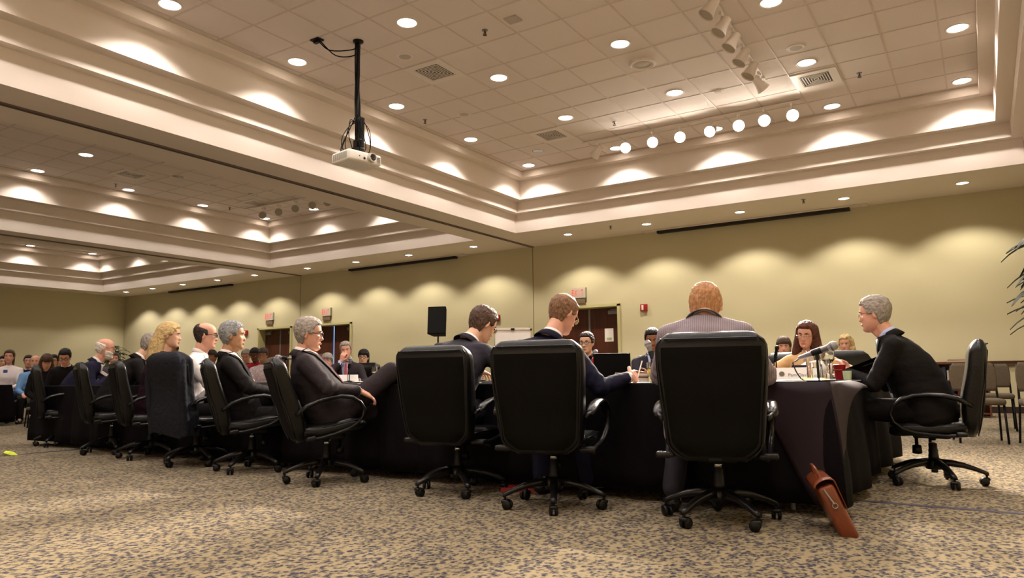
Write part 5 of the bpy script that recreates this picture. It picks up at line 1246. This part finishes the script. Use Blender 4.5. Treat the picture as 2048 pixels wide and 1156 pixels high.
microphone(-1.62, 7.05, 1.03, (-.25, .2, -.9), 'small black microphone on a desk stand left of the woman in tan', dark=True, k=.8)
microphone(-5.05, 7.05, 1.02, (.2, .1, -.9), 'pale microphone tip just over the top of a black chair back', k=.9)

def name_card(x, y, rz, w, label, text=None, h=.095):
    t = thing('name_card', label, 'name card', (x, y, TT), rz, 'white name cards')
    a = MB(); a.prism([(-.035, 0), (.035, 0), (.002, h), (-.002, h)], -w / 2, w / 2, Matrix(((0, 0, 1, 0), (1, 0, 0, 0), (0, 1, 0, 0), (0, 0, 0, 1)))); a.build('card', M['paper'], t, smooth=False)
    if text:
        cu = bpy.data.curves.new('lettering', 'FONT'); cu.body = text; cu.size = .036; cu.extrude = .0004; cu.align_x = 'CENTER'
        o = bpy.data.objects.new('lettering', cu); COL.objects.link(o); dg = bpy.context.evaluated_depsgraph_get(); me = bpy.data.meshes.new_from_object(o.evaluated_get(dg)); bpy.data.objects.remove(o)
        me.name = 'lettering'; me.materials.clear(); me.materials.append(mat('grey print', rgb(96, 90, 92), .6)); lo = bpy.data.objects.new('lettering', me); COL.objects.link(lo); lo.parent = t
        lo.matrix_local = T(.035, -.0262, .028) @ Matrix.Rotation(math.atan2(h, .033), 4, 'X')
        a = MB(); Mx = T(-.085, -.0215, .048) @ Matrix.Rotation(math.atan2(h, .033), 4, 'X')
        a.lathe([(.020, .0), (.020, .0008), (.015, .0008), (.015, 0)], 20, Mx); a.lathe([(.010, .0), (.010, .0008), (.006, .0008), (.006, 0)], 12, Mx)
        for k in range(8): a.box((.0135 * math.cos(k * PI / 4), .0135 * math.sin(k * PI / 4), .0006), (.004, .002, .001), Mx)
        a.build('emblem', mat('grey emblem', rgb(120, 112, 100), .6), t, smooth=False)
    return t
name_card(-1.235, 5.86, R(12), .27, 'white name card reading Pam Davis with a small round emblem', 'Pam Davis')
name_card(-1.42, 5.35, R(78), .26, 'white name card seen from its end, beside the folded spectacles')
name_card(-6.95, 6.80, R(40), .27, 'white name card in front of the chin-resting man')
name_card(-6.02, 6.80, R(35), .30, 'white name card in front of the empty chair')
name_card(-6.15, 4.98, R(-40), .24, 'white name card beyond the crossed-leg man, glass standing behind it')
def tumbler(x, y, r, h, label, m='gl', fill=None, name='glass', cat='glass', group='drinking glasses', taper=.85):
    t = thing(name, label, cat, (x, y, TT), 0, group)
    a = MB(); a.lathe([(.001, .0), (r * taper, 0), (r, h), (r - .003, h), (r * taper - .003, .006), (.001, .006)], 28, cap=False); a.build('glass_wall', M[m], t)
    if fill:
        fm, fh = fill; a = MB(); rt = r * taper + (r - r * taper) * fh - .0035; a.lathe([(.001, .007), (r * taper - .0035, .007), (rt, h * fh), (.001, h * fh)], 24); a.build('drink', M[fm], t)
    return t
tumbler(-1.02, 5.45, .043, .21, 'tall clear water glass beside the big microphone', fill=('water', .6), name='water_glass', taper=.9)
tumbler(-.93, 5.40, .036, .15, 'clear glass right of the tall water glass', fill=('water', .3), taper=.85)
def stem_glass(x, y, label, s=1.0):
    t = thing('wine_glass', label, 'glass', (x, y, TT), 0, 'stemmed glasses'); a = MB()
    a.lathe([(.033 * s, 0), (.033 * s, .003), (.005, .008), (.004, .07 * s), (.012, .08 * s), (.036 * s, .11 * s), (.038 * s, .14 * s), (.032 * s, .19 * s), (.030 * s, .19 * s), (.036 * s, .14 * s), (.034 * s, .112 * s), (.001, .085 * s)], 24, cap=False); a.build('bowl', M['gl'], t); return t
stem_glass(-.95, 5.62, 'tall stemmed glass behind the microphone clip', 1.3)
stem_glass(-6.52, 6.85, 'stemmed glass left of the pair across the hollow', 1.0); stem_glass(-6.30, 6.78, 'stemmed glass right of the pair across the hollow', 1.0)
stem_glass(-1.60, 5.60, 'stemmed glass with amber drink at the edge of the nearest chair', .9)
tumbler(-7.05, 6.65, .045, .12, 'small glass pitcher in front of the chin-resting man')
tumbler(-6.22, 5.14, .042, .19, 'clear water glass behind the name card by the crossed-leg man', fill=('water', .5), name='water_glass')
# red cup, green cup, lemon pitcher
M['redcup'] = mat('red paper cup', rgb(150, 22, 26), .5)
t = thing('paper_cup', 'dark red paper cup with printed band beside the clasped hands', 'cup', (-.90, 5.80, TT)); a = MB(); a.lathe([(.001, 0), (.030, 0), (.043, .105), (.046, .108), (.043, .111), (.040, .106), (.028, .005), (.001, .005)], 28, cap=False); a.build('cup_wall', M['redcup'], t)
a = MB(); [a.box((-.028 + .008 * i, -.0395 - .0015 * math.cos(i - 3), .074), (.005, .002, .006)) for i in range(7)]; a.build('printed_band', M['lips'], t, smooth=False)
tumbler(-.83, 5.66, .030, .065, 'small pale green cup beside the clasped hands', 'gcup', name='small_cup', cat='cup', group=None) if M.setdefault('gcup', mat('pale green paper', rgb(190, 205, 170), .6)) else None
M['lemon'] = mat('lemon water', rgb(240, 220, 110), .1, trans=.6, ior=1.33); M['lemons'] = mat('lemon slice', rgb(240, 215, 70), .5)
t = thing('water_pitcher', 'clear pitcher of lemon water by the writing hand', 'pitcher', (-1.93, 4.80, TT))
a = MB(); a.lathe([(.001, 0), (.048, 0), (.055, .14), (.052, .14), (.045, .006), (.001, .006)], 28, cap=False); a.build('pitcher_wall', M['gl'], t)
for k in range(14):
    b_ = MB(); an = 2 * PI * k / 14; b_.tube([(.0545 * math.cos(an), .0545 * math.sin(an), .10), (.0555 * math.cos(an), .0555 * math.sin(an), .138)], .0022, 5)
    if k == 0: rib = b_
    else: rib.add(b_.v, b_.f)
rib.build('ribbing', M['gl'], t)
a = MB(); a.lathe([(.001, .007), (.0445, .007), (.050, .095), (.001, .095)], 24); a.build('lemon_water', M['lemon'], t)
a = MB(); a.lathe([(.001, -.003), (.025, -.003), (.025, .003), (.001, .003)], 18, T(.01, -.02, .075) @ Matrix.Rotation(R(60), 4, 'X')); a.lathe([(.001, -.003), (.022, -.003), (.022, .003), (.001, .003)], 18, T(-.015, .0, .05) @ Matrix.Rotation(R(35), 4, 'Y')); a.build('lemon_slice', M['lemons'], t)
# bottle, pens
t = thing('water_bottle', 'clear plastic water bottle with a blue cap', 'bottle', (-1.72, 6.85, TT)); a = MB(); a.lathe([(.001, 0), (.030, 0), (.032, .01), (.031, .12), (.028, .15), (.012, .185), (.012, .195), (.001, .195)], 20, cap=False); a.build('bottle_wall', M['gl'], t); a = MB(); a.cyl((0, 0, .192), .014, .02, 16); a.build('bottle_cap', M['blue'], t)
def pen(p, q, m, label, z0=0):
    a = MB(); p, q = Vector(p), Vector(q); a.tube([(0, 0, 0), tuple((q - p) * .93), tuple(q - p)], [.0045, .0045, .0015], 8); o = a.build('pen', m); o.location = p; tag(o, label, 'pen', 'pens')
M['penb'] = mat('blue pen', rgb(50, 70, 170), .4)
pen((-1.80, 4.74, TT + .13), (-1.78, 4.70, TT + .005), M['penb'], 'blue pen leaning beside the lemon pitcher')
# laptop, binders, paper
t = thing('laptop', 'open laptop showing its dark lid, across from the writing man', 'laptop', (-3.20, 6.85, TT), R(200)); a = MB(); a.box((0, 0, .009), (.37, .26, .018)); a.build('keyboard_base', M['black'], t, smooth=False)
a = MB(); a.box((0, 0, .13), (.37, .010, .25), T(0, .13, .018) @ Matrix.Rotation(R(-12), 4, 'X')); a.build('screen_lid', M['black_m'], t, smooth=False)
t.rotation_euler = (0, 0, R(200) + PI)
t.rotation_euler = (0, 0, R(20 + 180))
def binder(x, y, z, rz, w, d, h, m, label):
    t = thing('ring_binder', label, 'binder', (x, y, TT + z), rz, 'binders on the table'); a = MB(); a.box((0, 0, .002), (w, d, .004)); a.box((0, 0, h), (w, d, .004), T(0, 0, 0) @ Matrix.Rotation(R(2), 4, 'Y')); a.box((-w / 2, 0, h / 2), (.006, d, h)); a.build('cover', m, t, smooth=False)
    a = MB(); a.box((.01, 0, h / 2 + .001), (w - .04, d - .02, h - .008)); a.build('pages', M['paper'], t, smooth=False)
binder(-2.16, 4.95, 0, R(30), .26, .30, .035, M['black'], 'thick black ring binder lying past the writing hand'); binder(-2.18, 4.98, .045, R(24), .24, .28, .02, M['metalgrey2'], 'thin grey binder stacked on the black one')
def sheets(x, y, rz, n, label, w=.216, d=.28, z=0.0, m='paper', h=.0015):
    a = MB()
    for i in range(n): a.box((.006 * math.sin(i * 2.3), .006 * math.cos(i * 1.7), h * (i + .5) + .0003 * i), (w, d, h), rotz(.05 * math.sin(i * 3)))
    o = a.build('paper_sheets', M[m], smooth=False); o.location = (x, y, TT + .0005 + z); o.rotation_euler = (0, 0, rz); tag(o, label, 'paper', 'papers on the table')
sheets(-1.12, 4.80, R(60), 4, 'white papers fanned at the near corner of the table', .30, .42); sheets(-.98, 4.98, R(20), 3, 'white papers under the clasped hands end', .28, .36, z=.008); sheets(-1.36, 4.66, R(80), 2, 'sheet of paper beside the folded spectacles')
sheets(-2.30, 4.66, R(-10), 3, 'papers under the writing hand', .26, .34); sheets(-2.02, 4.62, R(30), 2, 'loose sheet at the table edge by the pitcher')
sheets(-6.35, 6.62, R(30), 5, 'stack of white papers across the hollow before the wine glasses', .4, .3); sheets(-5.7, 6.62, R(-10), 4, 'white papers on the far table next to the brown-haired man', .4, .3)
sheets(-3.55, 4.72, R(5), 4, 'papers in front of the brown-haired man'); sheets(-4.35, 4.70, R(0), 6, 'papers beside the knee of the crossed-leg man', .3, .36); sheets(-5.6, 4.85, R(-12), 4, 'papers in front of the silver-haired man')
sheets(-7.3, 6.8, R(10), 4, 'papers before the man with the coral tie'); sheets(-.95, 5.15, R(75), 1, 'yellow note pad by the clasped hands', .10, .15, .014, 'lemons', .006); sheets(-1.16, 5.1, R(20), 1, 'black portfolio under the papers', .30, .24, .0, 'black', .006)
t = thing('document_case', 'dark blue box standing behind the name card', 'box', (-1.33, 6.72, TT), R(8)); MB().box((0, 0, .06), (.19, .06, .12)).build('box_body', mat('dark blue box', rgb(22, 24, 60), .5), t, smooth=False); MB().box((0, -.031, .085), (.19, .003, .004)).build('seam', M['black'], t, smooth=False)
o = MB(); o.rings([[( -.16, 0, .0), (-.14, -.012, .09), (-.06, -.02, .15), (.16, -.02, .17)], [(-.16, .0, 0), (-.10, 0, 0), (.0, 0, 0), (.16, 0, 0)]], closed=False); o = o.build('reading_paper', M['paper'], smooth=True); md = o.modifiers.new('t', 'SOLIDIFY'); md.thickness = .004; o.location = (-1.30, 6.95, TT); o.rotation_euler = (0, 0, R(10)); tag(o, 'upright curved white paper held by the woman in tan', 'paper')
# folded spectacles on the table
t = thing('spectacles', 'folded spectacles lying on papers near the nearest chair', 'spectacles', (-1.34, 4.86, TT + .024), R(15)); a = MB()
for s in (-1, 1): a.tube([(s * .032 + .024 * math.cos(q), 0, .02 * math.sin(q)) for q in np.linspace(0, 2 * PI, 17)], .0022, 6); a.tube([(s * .058, 0, .01), (s * .06, .06, -.005), (s * .0, .10 + .01 * s, -.018)], .002, 6)
a.tube([(-.008, 0, .006), (0, 0, .010), (.008, 0, .006)], .002, 6); a.build('frame', M['gl_m'], t); a = MB()
for s in (-1, 1): a.add([(s * .032 + .023 * math.cos(q), .001, .019 * math.sin(q)) for q in np.linspace(0, 2 * PI, 17)[:-1]], [tuple(range(16))])
a.build('lens', M['glass'], t, smooth=False)

# bags under the table
M['bag'] = mat('chestnut leather', rgb(122, 58, 28), .35, bump=.15, bscale=60, var=.25, vscale=12, coat=.2)
t = thing('briefcase', 'chestnut leather briefcase leaning against the draped table corner', 'bag', (-.62, 4.12, 0)); t.rotation_euler = (0, R(-23), R(18)); t.scale = (.9, .9, .9)
a = MB(); a.rbox((-.045, .0, .155), (.09, .38, .31), .02); a.build('bag_body', M['bag'], t)
a = MB(); rg = []
for i in range(13):
    u = i / 12; an = u * PI
    if u < .2: p = (.004, .10 + .75 * u)
    rg.append([(px_, y_, z_) for px_, z_ in [((-.045 + .058 * math.cos(an), .315 + .030 * math.sin(an)))] for y_ in (-.192, -.1, 0, .1, .192)])
rg = [[(.008, y_, .16) for y_ in (-.19, -.1, 0, .1, .19)]] + rg; a.rings(rg, closed=False); o = a.build('flap', M['bag'], t); md = o.modifiers.new('t', 'SOLIDIFY'); md.thickness = .005
a = MB(); a.cable([(-.045, -.09, .34), (-.045, -.07, .40), (-.045, .07, .40), (-.045, .09, .34)], .009, 8); a.build('handle', M['bag'], t)
a = MB(); a.tube([(-.045 + .014 * math.cos(q), -.197, .20 + .014 * math.sin(q)) for q in np.linspace(0, 2 * PI, 13)], .003, 6); a.tube([(-.06, -.196, .30), (-.045, -.2, .21)], .006, 6); a.build('buckle', M['chrome'], t)
t = thing('handbag', 'dark red leather bag on the floor behind the second nearest chair', 'bag', (-2.62, 4.72, 0), R(25)); t.rotation_euler = (R(0), R(18), R(25)); M['redbag'] = mat('dark red leather', rgb(96, 26, 20), .3, coat=.3)
a = MB(); a.rbox((0, 0, .16), (.10, .30, .30), .03); a.build('bag_body', M['redbag'], t); a = MB(); a.cable([(0, -.1, .3), (0, -.08, .42), (0, .08, .42), (0, .1, .3)], .008, 8); a.build('handle', M['redbag'], t)
t = thing('folder_box', 'flat red box lying on the carpet between two office chairs', 'box', (-2.78, 4.42, 0), R(20)); MB().box((0, 0, .014), (.28, .20, .027)).build('box_body', M['red'], t, smooth=False); MB().box((0, 0, .029), (.285, .205, .004)).build('lid', M['red'], t, smooth=False)
